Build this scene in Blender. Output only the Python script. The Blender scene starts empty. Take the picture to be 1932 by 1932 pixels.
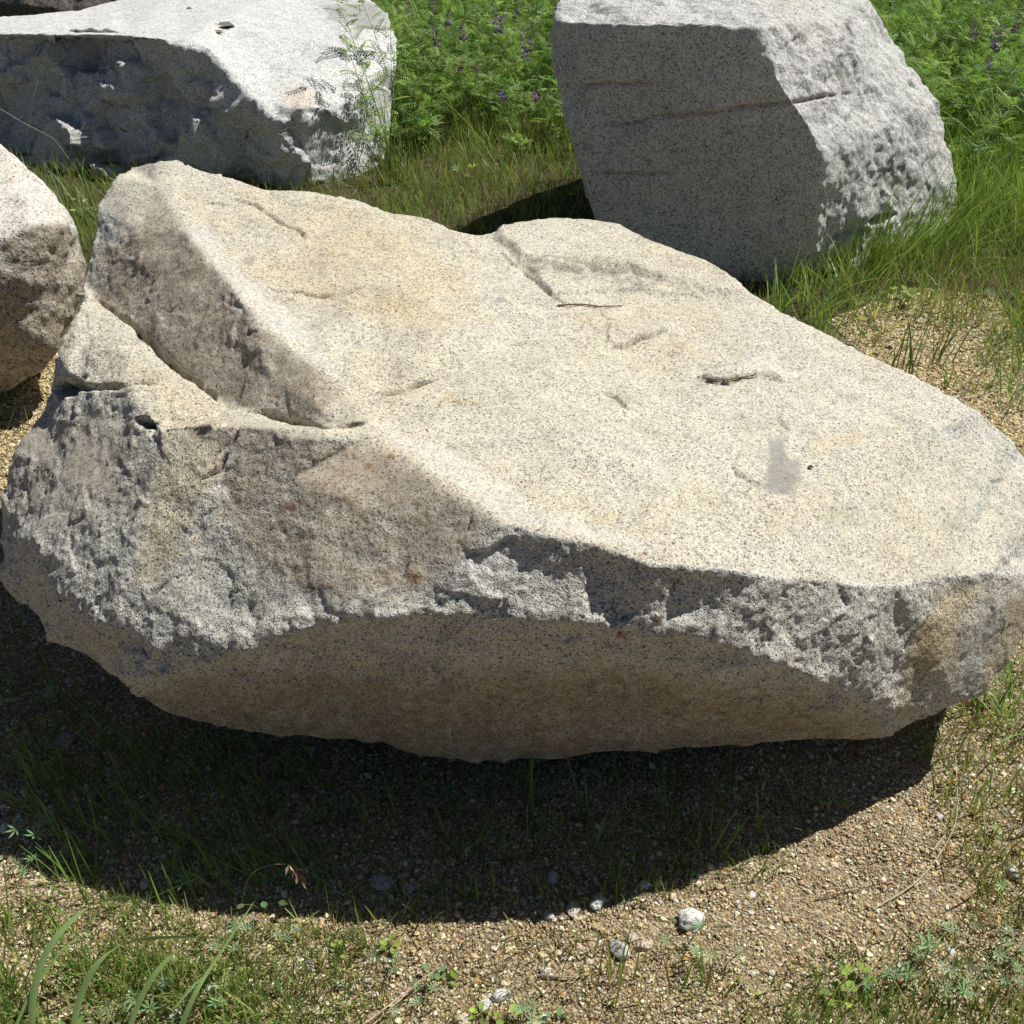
import bpy, math, random
import numpy as np
from mathutils import Vector, Matrix
from mathutils.geometry import delaunay_2d_cdt
from mathutils.bvhtree import BVHTree

S = bpy.context.scene
COL = S.collection
R = math.radians
rng = np.random.default_rng(7)
random.seed(7)

# ------------------------------------------------------------------ camera, sky, sun, exposure
CAM_H, PITCH, FOV = 1.65, R(35), R(50)
cd = bpy.data.cameras.new("camera"); cam = bpy.data.objects.new("camera", cd); COL.objects.link(cam)
cd.angle = FOV; cd.clip_start = 0.02; cd.clip_end = 500
cam.location = (0, 0, CAM_H); cam.rotation_euler = (R(90) - PITCH, 0, 0)
S.camera = cam
SUN_AZ, SUN_EL = R(61), R(58)          # azimuth from +Y towards +X
world = bpy.data.worlds.new("World"); S.world = world; world.use_nodes = True
wn = world.node_tree; bg = wn.nodes["Background"]
sky = wn.nodes.new("ShaderNodeTexSky"); sky.sky_type = 'NISHITA'; sky.sun_disc = False
sky.sun_elevation = SUN_EL; sky.sun_rotation = SUN_AZ; sky.air_density = .55; sky.dust_density = .3
wn.links.new(sky.outputs[0], bg.inputs[0]); bg.inputs[1].default_value = 0.05
sd = bpy.data.lights.new("sun", 'SUN'); sd.energy = 5.0; sd.angle = R(0.5); sd.color = (1, .975, .915)
sun = bpy.data.objects.new("sun", sd); COL.objects.link(sun)
sdir = Vector((math.sin(SUN_AZ) * math.cos(SUN_EL), math.cos(SUN_AZ) * math.cos(SUN_EL), math.sin(SUN_EL)))
sun.rotation_euler = sdir.to_track_quat('Z', 'Y').to_euler(); sun.location = sdir * 30
S.view_settings.view_transform = 'Standard'; S.view_settings.look = 'None'
S.view_settings.exposure = 0.05; S.view_settings.gamma = 1
S.cycles.max_bounces = 6; S.cycles.diffuse_bounces = 2; S.cycles.transmission_bounces = 3
S.cycles.caustics_reflective = False; S.cycles.caustics_refractive = False

# ------------------------------------------------------------------ numbers: picture <-> place
T = math.tan(FOV / 2); CP, SP = math.cos(PITCH), math.sin(PITCH)
PX = 966.0                              # half the width of the 1932-pixel survey picture
def ray(u, v):
    x = (u - PX) / PX * T; q = -(v - PX) / PX * T
    return np.array([x, CP + q * SP, -SP + q * CP])
def P(u, v, y):
    d = ray(u, v); return np.array([0, 0, CAM_H]) + d * (y / d[1])
def G(u, v, z=0.0):
    d = ray(u, v); return np.array([0, 0, CAM_H]) + d * ((z - CAM_H) / d[2])
def proj(p):
    p = np.asarray(p, float); q = p - np.array([0, 0, CAM_H])
    dep = q[..., 1] * CP - q[..., 2] * SP; up = q[..., 1] * SP + q[..., 2] * CP
    dep = np.where(np.abs(dep) < 1e-6, 1e-6, dep)
    return PX + q[..., 0] / dep / T * PX, PX - up / dep / T * PX, dep
def sstep(a, b, x):
    t = np.clip((x - a) / (b - a), 0, 1); return t * t * (3 - 2 * t)
def hsh(i, j, k, seed):
    with np.errstate(over='ignore'):
        h = (i.astype(np.int64) * 374761393 + j.astype(np.int64) * 668265263 + k.astype(np.int64) * 2147483647 + seed * 974711) & 0xffffffff
        h = ((h ^ (h >> 13)) * 1274126177) & 0xffffffff
        h = ((h ^ (h >> 16)) * 2246822519) & 0xffffffff
        return h ^ (h >> 15)
def pn(p, f=1.0, seed=0):
    """gradient noise, about -1..1"""
    p = np.asarray(p, float) * f + seed * 17.31
    i = np.floor(p).astype(np.int64); t = p - i; w = t * t * t * (t * (t * 6 - 15) + 10)
    out = np.zeros(len(p))
    for dx in (0, 1):
        wx = w[:, 0] if dx else 1 - w[:, 0]
        for dy in (0, 1):
            wy = w[:, 1] if dy else 1 - w[:, 1]
            for dz in (0, 1):
                wz = w[:, 2] if dz else 1 - w[:, 2]
                h = hsh(i[:, 0] + dx, i[:, 1] + dy, i[:, 2] + dz, seed)
                gx = (h & 1023) / 511.5 - 1; gy = ((h >> 10) & 1023) / 511.5 - 1; gz = ((h >> 20) & 1023) / 511.5 - 1
                out += wx * wy * wz * (gx * (t[:, 0] - dx) + gy * (t[:, 1] - dy) + gz * (t[:, 2] - dz))
    return out * 1.35
def fbm(p, f, seed=0, o=4, gain=.5):
    s = 0; a = 1
    for k in range(o):
        s = s + a * pn(p, f, seed + k); f *= 2.03; a *= gain
    return s
def worley(p, f, seed=0):
    """F1, F2 and a random value of the nearest cell"""
    p = np.asarray(p, float) * f; i = np.floor(p).astype(np.int64)
    f1 = np.full(len(p), 9.); f2 = np.full(len(p), 9.); val = np.zeros(len(p))
    for dx in (-1, 0, 1):
        for dy in (-1, 0, 1):
            for dz in (-1, 0, 1):
                c = i + np.array([dx, dy, dz]); h = hsh(c[:, 0], c[:, 1], c[:, 2], seed)
                q = c + np.stack([(h & 1023) / 1023., ((h >> 10) & 1023) / 1023., ((h >> 20) & 1023) / 1023.], 1)
                d = np.sqrt(((p - q) ** 2).sum(1)); v = (hsh(c[:, 2], c[:, 0], c[:, 1], seed + 5) & 65535) / 65535.
                near = d < f1
                f2 = np.where(near, f1, np.minimum(f2, d)); val = np.where(near, v, val); f1 = np.where(near, d, f1)
    return f1, f2, val
def facets(p, f, seed=0):
    """chipped planes: every cell slopes its own way"""
    p = np.asarray(p, float) * f; i = np.floor(p).astype(np.int64); f1 = np.full(len(p), 9.); out = np.zeros(len(p))
    for dx in (-1, 0, 1):
        for dy in (-1, 0, 1):
            for dz in (-1, 0, 1):
                c = i + np.array([dx, dy, dz]); h = hsh(c[:, 0], c[:, 1], c[:, 2], seed); g = hsh(c[:, 1], c[:, 2], c[:, 0], seed + 9)
                e = p - c - np.stack([(h & 1023) / 1023., ((h >> 10) & 1023) / 1023., ((h >> 20) & 1023) / 1023.], 1)
                d = (e ** 2).sum(1); r = np.stack([(g & 1023) / 511.5 - 1, ((g >> 10) & 1023) / 511.5 - 1, ((g >> 20) & 1023) / 511.5 - 1], 1)
                val = (e * r).sum(1) + .35 * ((h >> 5 & 255) / 127.5 - 1); near = d < f1; out = np.where(near, val, out); f1 = np.where(near, d, f1)
    return out / f
def polysd(u, v, poly):
    """signed distance to a polygon, positive inside"""
    poly = np.asarray(poly, float); n = len(poly); d = np.full(len(u), 1e9); ins = np.zeros(len(u), bool)
    for k in range(n):
        a = poly[k]; b = poly[(k + 1) % n]; e = b - a
        t = np.clip(((u - a[0]) * e[0] + (v - a[1]) * e[1]) / (e @ e + 1e-9), 0, 1)
        d = np.minimum(d, np.hypot(u - a[0] - t * e[0], v - a[1] - t * e[1]))
        c = ((a[1] > v) != (b[1] > v)) & (u < (b[0] - a[0]) * (v - a[1]) / (b[1] - a[1] + 1e-12) + a[0])
        ins ^= c
    return np.where(ins, d, -d)
def linesd(p, pts):
    """distance of points p (n,3) to a polyline in space, and where along it (0..1)"""
    pts = np.asarray(pts); d = np.full(len(p), 1e9); s = np.zeros(len(p)); m = len(pts) - 1
    for k in range(m):
        a = pts[k]; e = pts[k + 1] - a
        t = np.clip(((p - a) @ e) / (e @ e + 1e-12), 0, 1)
        q = np.linalg.norm(p - a - t[:, None] * e, axis=1)
        s = np.where(q < d, (k + t) / m, s); d = np.minimum(d, q)
    return d, s

# ------------------------------------------------------------------ objects
def tag(o, label=None, cat=None, group=None, kind=None):
    if label: o["label"] = label
    if cat: o["category"] = cat
    if group: o["group"] = group
    if kind: o["kind"] = kind
    return o
def mesh_np(name, V, F, col=None, smooth=False, attrs=None):
    """F: list of (m,k) index arrays"""
    me = bpy.data.meshes.new(name); V = np.asarray(V, np.float32)
    F = [np.asarray(f, np.int32) for f in F if len(f)]
    me.vertices.add(len(V)); me.vertices.foreach_set("co", V.ravel())
    nl = sum(f.size for f in F); npoly = sum(len(f) for f in F)
    me.loops.add(nl); me.polygons.add(npoly)
    me.loops.foreach_set("vertex_index", np.concatenate([f.ravel() for f in F]))
    tot = np.concatenate([np.full(len(f), f.shape[1], np.int32) for f in F])
    me.polygons.foreach_set("loop_start", np.concatenate([[0], np.cumsum(tot)[:-1]]).astype(np.int32))
    me.polygons.foreach_set("loop_total", tot)
    me.polygons.foreach_set("use_smooth", np.full(npoly, smooth))
    if col is not None:
        a = me.attributes.new("tint", 'FLOAT_COLOR', 'POINT')
        c = np.ones((len(V), 4), np.float32); c[:, :3] = col; a.data.foreach_set("color", c.ravel())
    for k, val in (attrs or {}).items():
        a = me.attributes.new(k, 'FLOAT', 'POINT'); a.data.foreach_set("value", np.asarray(val, np.float32))
    me.update(calc_edges=True); me.validate()
    return me
def link(name, me, mat, parent=None, loc=None):
    o = bpy.data.objects.new(name, me); COL.objects.link(o)
    if me is not None and mat is not None and not me.materials: me.materials.append(mat)
    if parent is not None: o.parent = parent
    if loc is not None: o.location = [float(c) for c in loc]
    return o
def empty(name, loc, rz=0.0, sc=1.0):
    o = bpy.data.objects.new(name, None); COL.objects.link(o); o.empty_display_size = .05
    o.location = [float(c) for c in loc]; o.rotation_euler = (0, 0, rz); o.scale = (sc,) * 3
    return o
def copy_tree(o, parent=None):
    c = o.copy(); COL.objects.link(c)
    for k in ("label", "group"):
        if parent is None and k in c: del c[k]
    if parent is not None: c.parent = parent
    for ch in list(o.children): copy_tree(ch, c)
    return c

# ------------------------------------------------------------------ materials
def newmat(name):
    m = bpy.data.materials.new(name); m.use_nodes = True; nt = m.node_tree; nt.nodes.clear()
    out = nt.nodes.new("ShaderNodeOutputMaterial"); b = nt.nodes.new("ShaderNodeBsdfPrincipled")
    nt.links.new(b.outputs[0], out.inputs[0])
    return m, nt, b, out
def N(nt, t, **kw):
    n = nt.nodes.new("ShaderNode" + t)
    for k, v in kw.items():
        if k.startswith("i_"):
            n.inputs[k[2:].replace("_", " ")].default_value = v
        else: setattr(n, k, v)
    return n
def ramp(nt, src, stops, mode='LINEAR'):
    r = nt.nodes.new("ShaderNodeValToRGB"); r.color_ramp.interpolation = mode; e = r.color_ramp.elements
    while len(e) < len(stops): e.new(.5)
    for k, (p, c) in enumerate(stops):
        e[k].position = p; e[k].color = (*c, 1) if len(c) == 3 else c
    nt.links.new(src, r.inputs[0]); return r.outputs[0]
def mix(nt, fac, a, b, mode='MIX'):
    n = nt.nodes.new("ShaderNodeMix"); n.data_type = 'RGBA'; n.blend_type = mode
    for s, val in ((n.inputs[0], fac), (n.inputs[6], a), (n.inputs[7], b)):
        if hasattr(val, "is_output"): nt.links.new(val, s)
        elif isinstance(val, tuple): s.default_value = (*val, 1)
        else: s.default_value = val
    return n.outputs[2]
def mth(nt, op, a, b=0.0, clamp=False):
    n = nt.nodes.new("ShaderNodeMath"); n.operation = op; n.use_clamp = clamp
    for s, val in ((n.inputs[0], a), (n.inputs[1], b)):
        if hasattr(val, "is_output"): nt.links.new(val, s)
        else: s.default_value = val
    return n.outputs[0]
def attr(nt, name, out="Fac"):
    n = nt.nodes.new("ShaderNodeAttribute"); n.attribute_name = name; return n.outputs[out]

def granite(name, light=(.635, .622, .545), white=(.735, .728, .67), dark=.10, grain=450, ochre=(1.0, .83, .57), brown=(.70, .57, .455), bump=1.0, ocmix=.0):
    m, nt, b, out = newmat(name)
    tc = N(nt, "TexCoord").outputs["Object"]
    warp = N(nt, "TexNoise", i_Scale=90.0, i_Detail=2.0); nt.links.new(tc, warp.inputs["Vector"])
    va = N(nt, "VectorMath", operation='SCALE'); nt.links.new(warp.outputs["Color"], va.inputs[0]); va.inputs["Scale"].default_value = .0025
    vb = N(nt, "VectorMath", operation='ADD'); nt.links.new(tc, vb.inputs[0]); nt.links.new(va.outputs[0], vb.inputs[1])
    v1 = N(nt, "TexVoronoi", i_Scale=float(grain)); nt.links.new(vb.outputs[0], v1.inputs["Vector"])
    s1 = N(nt, "SeparateColor"); nt.links.new(v1.outputs["Color"], s1.inputs[0])
    v2 = N(nt, "TexVoronoi", i_Scale=float(grain) * .46); nt.links.new(vb.outputs[0], v2.inputs["Vector"])
    s2 = N(nt, "SeparateColor"); nt.links.new(v2.outputs["Color"], s2.inputs[0])
    lo = N(nt, "TexNoise", i_Scale=9.0, i_Detail=4.0, i_Roughness=.6); nt.links.new(tc, lo.inputs["Vector"])
    lo2 = N(nt, "TexNoise", i_Scale=2.6, i_Detail=5.0, i_Roughness=.62); nt.links.new(tc, lo2.inputs["Vector"])
    hi = N(nt, "TexNoise", i_Scale=38.0, i_Detail=5.0, i_Roughness=.7); nt.links.new(tc, hi.inputs["Vector"])
    # the number of dark grains drifts over the rock
    drift = mth(nt, 'MULTIPLY', mth(nt, 'SUBTRACT', lo.outputs["Fac"], .5), .22)
    rough = attr(nt, "rough")
    val = mth(nt, 'SUBTRACT', mth(nt, 'ADD', s1.outputs[0], drift), mth(nt, 'MULTIPLY', rough, .04))
    gr = ramp(nt, val, [(0, (.115, .11, .105)), (dark * .5, (.22, .21, .20)), (dark, (.44, .42, .38)), (dark + .13, tuple(.8 * c for c in light)),
                        (dark + .3, light), (.72, white), (.9, tuple(.9 * c for c in light))], 'CONSTANT')
    big = ramp(nt, s2.outputs[1], [(0, (.68, .68, .69)), (.07, (.9, .89, .88)), (.2, (1, 1, 1)), (.9, (1.0, .96, .89))], 'CONSTANT')
    c = mix(nt, 1.0, gr, big, 'MULTIPLY')
    md_ = N(nt, "TexNoise", i_Scale=17.0, i_Detail=6.0, i_Roughness=.72); nt.links.new(tc, md_.inputs["Vector"])
    c = mix(nt, 1.0, c, ramp(nt, md_.outputs["Fac"], [(.28, (.70, .70, .71)), (.45, (.95, .95, .94)), (.62, (1.06, 1.05, 1.03))]), 'MULTIPLY')
    oc = attr(nt, "ochre")
    nf = ramp(nt, lo2.outputs["Fac"], [(.36, (0, 0, 0)), (.66, (1, 1, 1))])
    ofac = mth(nt, 'ADD', mth(nt, 'MULTIPLY', oc, mth(nt, 'ADD', mth(nt, 'MULTIPLY', nf, .75), .45)), mth(nt, 'MULTIPLY', nf, ocmix), True)
    c = mix(nt, ofac, c, mix(nt, 1.0, c, ochre, 'MULTIPLY'))
    br = attr(nt, "brown")
    hf = ramp(nt, hi.outputs["Fac"], [(.33, (.35, .35, .35)), (.6, (1, 1, 1))])
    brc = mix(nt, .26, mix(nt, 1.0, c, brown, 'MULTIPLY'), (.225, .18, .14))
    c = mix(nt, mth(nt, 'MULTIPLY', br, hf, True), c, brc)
    c = mix(nt, mth(nt, 'MULTIPLY', attr(nt, "whiten"), .42), c, mix(nt, .55, c, (.86, .85, .82)))
    c = mix(nt, attr(nt, "patch"), c, mix(nt, .78, c, (.25, .24, .215)))
    c = mix(nt, attr(nt, "rust"), c, mix(nt, 1.0, c, (.62, .30, .13), 'MULTIPLY'))
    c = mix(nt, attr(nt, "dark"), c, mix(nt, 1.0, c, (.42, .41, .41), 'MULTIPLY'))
    nt.links.new(c, b.inputs["Base Color"]); b.inputs["Roughness"].default_value = .78; b.inputs["Specular IOR Level"].default_value = .3
    h = mth(nt, 'ADD', mth(nt, 'MULTIPLY', v1.outputs["Distance"], .10), mth(nt, 'MULTIPLY', hi.outputs["Fac"], .8))
    bp = N(nt, "Bump"); nt.links.new(h, bp.inputs["Height"]); bp.inputs["Distance"].default_value = .012 * bump
    nt.links.new(mth(nt, 'ADD', mth(nt, 'MULTIPLY', rough, .75), .12), bp.inputs["Strength"])
    nt.links.new(bp.outputs[0], b.inputs["Normal"])
    return m

def leafmat(name, rough=.5, trans=.35, spec=.4, bumpy=0):
    m, nt, b, out = newmat(name)
    c = attr(nt, "tint", "Color")
    oi = N(nt, "ObjectInfo"); no = N(nt, "TexNoise", i_Scale=14.0, i_Detail=2.0)
    geo = N(nt, "NewGeometry"); nt.links.new(geo.outputs["Position"], no.inputs["Vector"])
    c = mix(nt, 1.0, c, ramp(nt, no.outputs["Fac"], [(.3, (.72, .76, .7)), (.7, (1.18, 1.12, 1.1))]), 'MULTIPLY')
    nt.links.new(c, b.inputs["Base Color"]); b.inputs["Roughness"].default_value = rough; b.inputs["Specular IOR Level"].default_value = spec
    tr = N(nt, "BsdfTranslucent"); nt.links.new(mix(nt, 1.0, c, (1.15, 1.25, .55), 'MULTIPLY'), tr.inputs[0])
    ms = N(nt, "MixShader"); ms.inputs[0].default_value = trans
    nt.links.new(b.outputs[0], ms.inputs[1]); nt.links.new(tr.outputs[0], ms.inputs[2]); nt.links.new(ms.outputs[0], out.inputs[0])
    return m
def tintmat(name, rough=.8, spec=.25, noise=60.0, lohi=((.7, .7, .7), (1.2, 1.2, 1.2))):
    m, nt, b, out = newmat(name); c = attr(nt, "tint", "Color")
    tc = N(nt, "TexCoord").outputs["Object"]; no = N(nt, "TexNoise", i_Scale=noise, i_Detail=4.0, i_Roughness=.7); nt.links.new(tc, no.inputs["Vector"])
    c = mix(nt, 1.0, c, ramp(nt, no.outputs["Fac"], [(.3, lohi[0]), (.7, lohi[1])]), 'MULTIPLY')
    nt.links.new(c, b.inputs["Base Color"]); b.inputs["Roughness"].default_value = rough; b.inputs["Specular IOR Level"].default_value = spec
    return m

def ground_mat():
    m, nt, b, out = newmat("ground_soil")
    tc = N(nt, "TexCoord").outputs["Object"]
    v = N(nt, "TexVoronoi", i_Scale=150.0); nt.links.new(tc, v.inputs["Vector"]); s = N(nt, "SeparateColor"); nt.links.new(v.outputs["Color"], s.inputs[0])
    v2 = N(nt, "TexVoronoi", i_Scale=330.0); nt.links.new(tc, v2.inputs["Vector"]); s2 = N(nt, "SeparateColor"); nt.links.new(v2.outputs["Color"], s2.inputs[0])
    n1 = N(nt, "TexNoise", i_Scale=2.2, i_Detail=6.0, i_Roughness=.65); nt.links.new(tc, n1.inputs["Vector"])
    n2 = N(nt, "TexNoise", i_Scale=30.0, i_Detail=5.0, i_Roughness=.7); nt.links.new(tc, n2.inputs["Vector"])
    base = ramp(nt, n1.outputs["Fac"], [(.3, (.31, .25, .155)), (.55, (.44, .36, .23)), (.75, (.52, .44, .30))])
    peb = ramp(nt, s.outputs[0], [(0, (.22, .155, .09)), (.3, (.40, .29, .17)), (.6, (.50, .40, .27)), (.85, (.60, .52, .40)), (.95, (.30, .20, .12))], 'CONSTANT')
    c = mix(nt, .62, base, peb)
    c = mix(nt, .8, c, ramp(nt, s2.outputs[0], [(0, (.55, .5, .45)), (.35, (.9, .88, .85)), (.8, (1.15, 1.12, 1.05))], 'CONSTANT'), 'MULTIPLY')
    mg = attr(nt, "meadow")
    c = mix(nt, mg, c, ramp(nt, n2.outputs["Fac"], [(.3, (.045, .04, .02)), (.7, (.15, .125, .06))]))
    nt.links.new(c, b.inputs["Base Color"]); b.inputs["Roughness"].default_value = .9; b.inputs["Specular IOR Level"].default_value = .2
    h = mth(nt, 'ADD', mth(nt, 'MULTIPLY', v.outputs["Distance"], -.9), mth(nt, 'MULTIPLY', n2.outputs["Fac"], 1.0))
    bp = N(nt, "Bump"); nt.links.new(h, bp.inputs["Height"]); bp.inputs["Distance"].default_value = .012; bp.inputs["Strength"].default_value = .8
    nt.links.new(bp.outputs[0], b.inputs["Normal"])
    return m

# ------------------------------------------------------------------ ground
def gz(x, y):
    p = np.stack([np.atleast_1d(x).astype(float), np.atleast_1d(y).astype(float), np.zeros(np.size(x))], 1)
    return .022 * fbm(p, 1.1, 31, 3) + .007 * fbm(p, 7.0, 41, 3) - .004
def gz1(x, y): return float(gz(x, y)[0])
BARE = [(1.37, 3.1, .29, .46), (-1.45, 2.75, .6, .75), (0.2, .9, 1.5, .95)]
def meadow(x, y):
    nz_ = pn(np.column_stack([x, y, 0 * x]), 4.5, 61) * .35 + pn(np.column_stack([x, y, 0 * x]), 14, 62) * .25
    m = sstep(2.5, 3.6, y + .25 * np.sin(x * 3.1) + nz_)
    for cx, cy, rx, ry in BARE:
        m = m * sstep(.75, 1.25, np.hypot((x - cx) / rx, (y - cy) / ry) + nz_)
    return m
def axis(a, b, step, far):
    c = list(np.arange(a, b, step)); s = step; lo, hi = a, b
    while hi < far: s *= 1.25; hi += s; c.append(hi)
    s = step
    while lo > -far: s *= 1.25; lo -= s; c.insert(0, lo)
    return np.array(c)
gx = axis(-2.2, 2.4, .014, 90); gy = axis(.45, 4.0, .014, 90)
XX, YY = np.meshgrid(gx, gy); n_x, n_y = len(gx), len(gy)
gv = np.stack([XX.ravel(), YY.ravel(), gz(XX.ravel(), YY.ravel())], 1)
fine = (np.abs(gv[:, 0]) < 2.5) & (gv[:, 1] < 4.2) & (gv[:, 1] > .4)
gv[fine, 2] += .0045 * pn(gv[fine], 38, 51) + .003 * pn(gv[fine], 75, 52)
ii = np.arange((n_y - 1) * n_x).reshape(n_y - 1, n_x)[:, :-1].ravel()
gf = np.stack([ii, ii + 1, ii + 1 + n_x, ii + n_x], 1)
ground = link("ground", mesh_np("ground", gv, [gf], smooth=True, attrs={"meadow": meadow(gv[:, 0], gv[:, 1])}), ground_mat())
tag(ground, kind="structure")

# ------------------------------------------------------------------ rocks
def laplace(V, E, it, lam=.5):
    deg = np.bincount(E.ravel(), minlength=len(V)).astype(float)[:, None]
    for _ in range(it):
        s = np.zeros_like(V)
        for c in range(3):
            s[:, c] = np.bincount(E[:, 0], V[E[:, 1], c], len(V)) + np.bincount(E[:, 1], V[E[:, 0], c], len(V))
        V = V + lam * (s / deg - V)
    return V
def normals(V, F):
    t = V[F]; n = np.cross(t[:, 2] - t[:, 0], t[:, 3] - t[:, 1]); out = np.zeros_like(V)
    for k in range(4):
        for c in range(3): out[:, c] += np.bincount(F[:, k], n[:, c], len(V))
    return out / (np.linalg.norm(out, axis=1, keepdims=True) + 1e-12)
def sheet(loop, pts, lines):
    """triangles of one sheet: outline points first, then inner points"""
    allp = [Vector((p[0], p[1])) for p in loop + pts]; n = len(loop)
    ed = [(k, (k + 1) % n) for k in range(n)]
    key = {(p[0], p[1]): k for k, p in enumerate(loop + pts)}
    for l in lines:
        for a, b in zip(l[:-1], l[1:]): ed.append((key[a[:2]], key[b[:2]]))
    vs, es, fs, ov, _, _ = delaunay_2d_cdt(allp, ed, [], 1, 1e-6)
    mp = []
    for k, o in enumerate(ov):
        if not o: raise RuntimeError("crossing lines at %s" % vs[k])
        mp.append(o[0])
    return [[mp[i] for i in f] for f in fs]
def rock_base(loop, front, lines, back, voxel, smooth):
    """a closed body: front sheet and hidden sheet share the outline; then an even fine mesh"""
    fr = list(front)
    for l in lines:
        for p in l:
            if p not in fr and p not in loop: fr.append(p)
    ff = sheet(loop, fr, lines); n = len(loop)
    bb = sheet(loop, list(back), [])
    V = [P(*p) for p in loop + fr + list(back)]
    F = [tuple(f) for f in ff] + [tuple(i if i < n else i + len(fr) for i in f)[::-1] for f in bb]
    me = bpy.data.meshes.new("rough"); me.from_pydata([tuple(v) for v in V], [], F); me.update()
    o = bpy.data.objects.new("rough", me); COL.objects.link(o)
    md = o.modifiers.new("remesh", 'REMESH'); md.mode = 'VOXEL'; md.voxel_size = voxel; md.adaptivity = 0
    ev = o.evaluated_get(bpy.context.evaluated_depsgraph_get()); m2 = ev.to_mesh()
    nv = len(m2.vertices); co = np.empty(nv * 3, np.float32); m2.vertices.foreach_get("co", co); co = co.reshape(-1, 3).astype(float)
    npol = len(m2.polygons); lt = np.empty(npol, np.int32); m2.polygons.foreach_get("loop_total", lt)
    vi = np.empty(len(m2.loops), np.int32); m2.loops.foreach_get("vertex_index", vi)
    assert (lt == 4).all()
    Q = vi.reshape(-1, 4); ne = len(m2.edges); E = np.empty(ne * 2, np.int32); m2.edges.foreach_get("vertices", E); E = E.reshape(-1, 2)
    ev.to_mesh_clear(); bpy.data.objects.remove(o); bpy.data.meshes.remove(me)
    co = laplace(co, E, smooth)
    nn = normals(co, Q)
    # orient outwards
    c = co.mean(0)
    if ((co - c) * nn).sum(1).mean() < 0: Q = Q[:, ::-1].copy(); nn = -nn
    return co, Q, E, nn
def facing(V, nn):
    d = np.array([0, 0, CAM_H]) - V; return ((d / np.linalg.norm(d, axis=1, keepdims=True)) * nn).sum(1)
def bvh_of(V, Q): return BVHTree.FromPolygons([tuple(v) for v in V], [tuple(int(i) for i in q) for q in Q])
def hit(bvh, u, v):
    d = Vector(ray(u, v)).normalized(); h = bvh.ray_cast(Vector((0, 0, CAM_H)), d)
    return None if h[0] is None else np.array(h[0])
def dense(pts, step=12):
    out = []
    for a, b in zip(pts[:-1], pts[1:]):
        n = max(1, int(math.hypot(b[0] - a[0], b[1] - a[1]) / step))
        out += [(a[0] + (b[0] - a[0]) * k / n, a[1] + (b[1] - a[1]) * k / n) for k in range(n)]
    return out + [pts[-1]]
def crack(V, nn, bvh, pts, depth, width, seed, taper=True, wander=0.0):
    """cut a fissure that follows points on the rock"""
    dp_ = dense(pts); ks = np.array([[a_ * .018, b_ * .018, seed * 3.3] for a_, b_ in dp_])
    jx, jy = pn(ks, 1, 3), pn(ks, 1, 4)
    q = [hit(bvh, p[0] + wander * x_, p[1] + wander * y_) for p, x_, y_ in zip(dp_, jx, jy)]; q = [p for p in q if p is not None]
    if len(q) < 2: return V, np.zeros(len(V))
    q = np.array(q); q += .006 * np.stack([pn(q, 30, seed), pn(q, 30, seed + 1), pn(q, 30, seed + 2)], 1)
    box = ((V > q.min(0) - .12) & (V < q.max(0) + .12)).all(1); idx = np.where(box)[0]
    d, s = linesd(V[idx], q)
    w = width * (.55 + .6 * np.clip(pn(V[idx], 22, seed + 3) + .5, 0, 1.3))
    if taper: w = w * np.clip(4 * s * (1 - s) * 1.3, .15, 1)
    g = np.clip(1 - d / w, 0, 1) ** 1.3
    V = V.copy(); V[idx] -= nn[idx] * (depth * g)[:, None]
    full = np.zeros(len(V)); full[idx] = g
    return V, full
def finish_rock(name, V, Q, attrs, mat, origin, label, group=None, cat="boulder"):
    o = link(name, mesh_np(name, V - origin, [Q], smooth=True, attrs=attrs), mat, loc=origin)
    tag(o, label, cat, group); return o
ROCKS = {}

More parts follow.
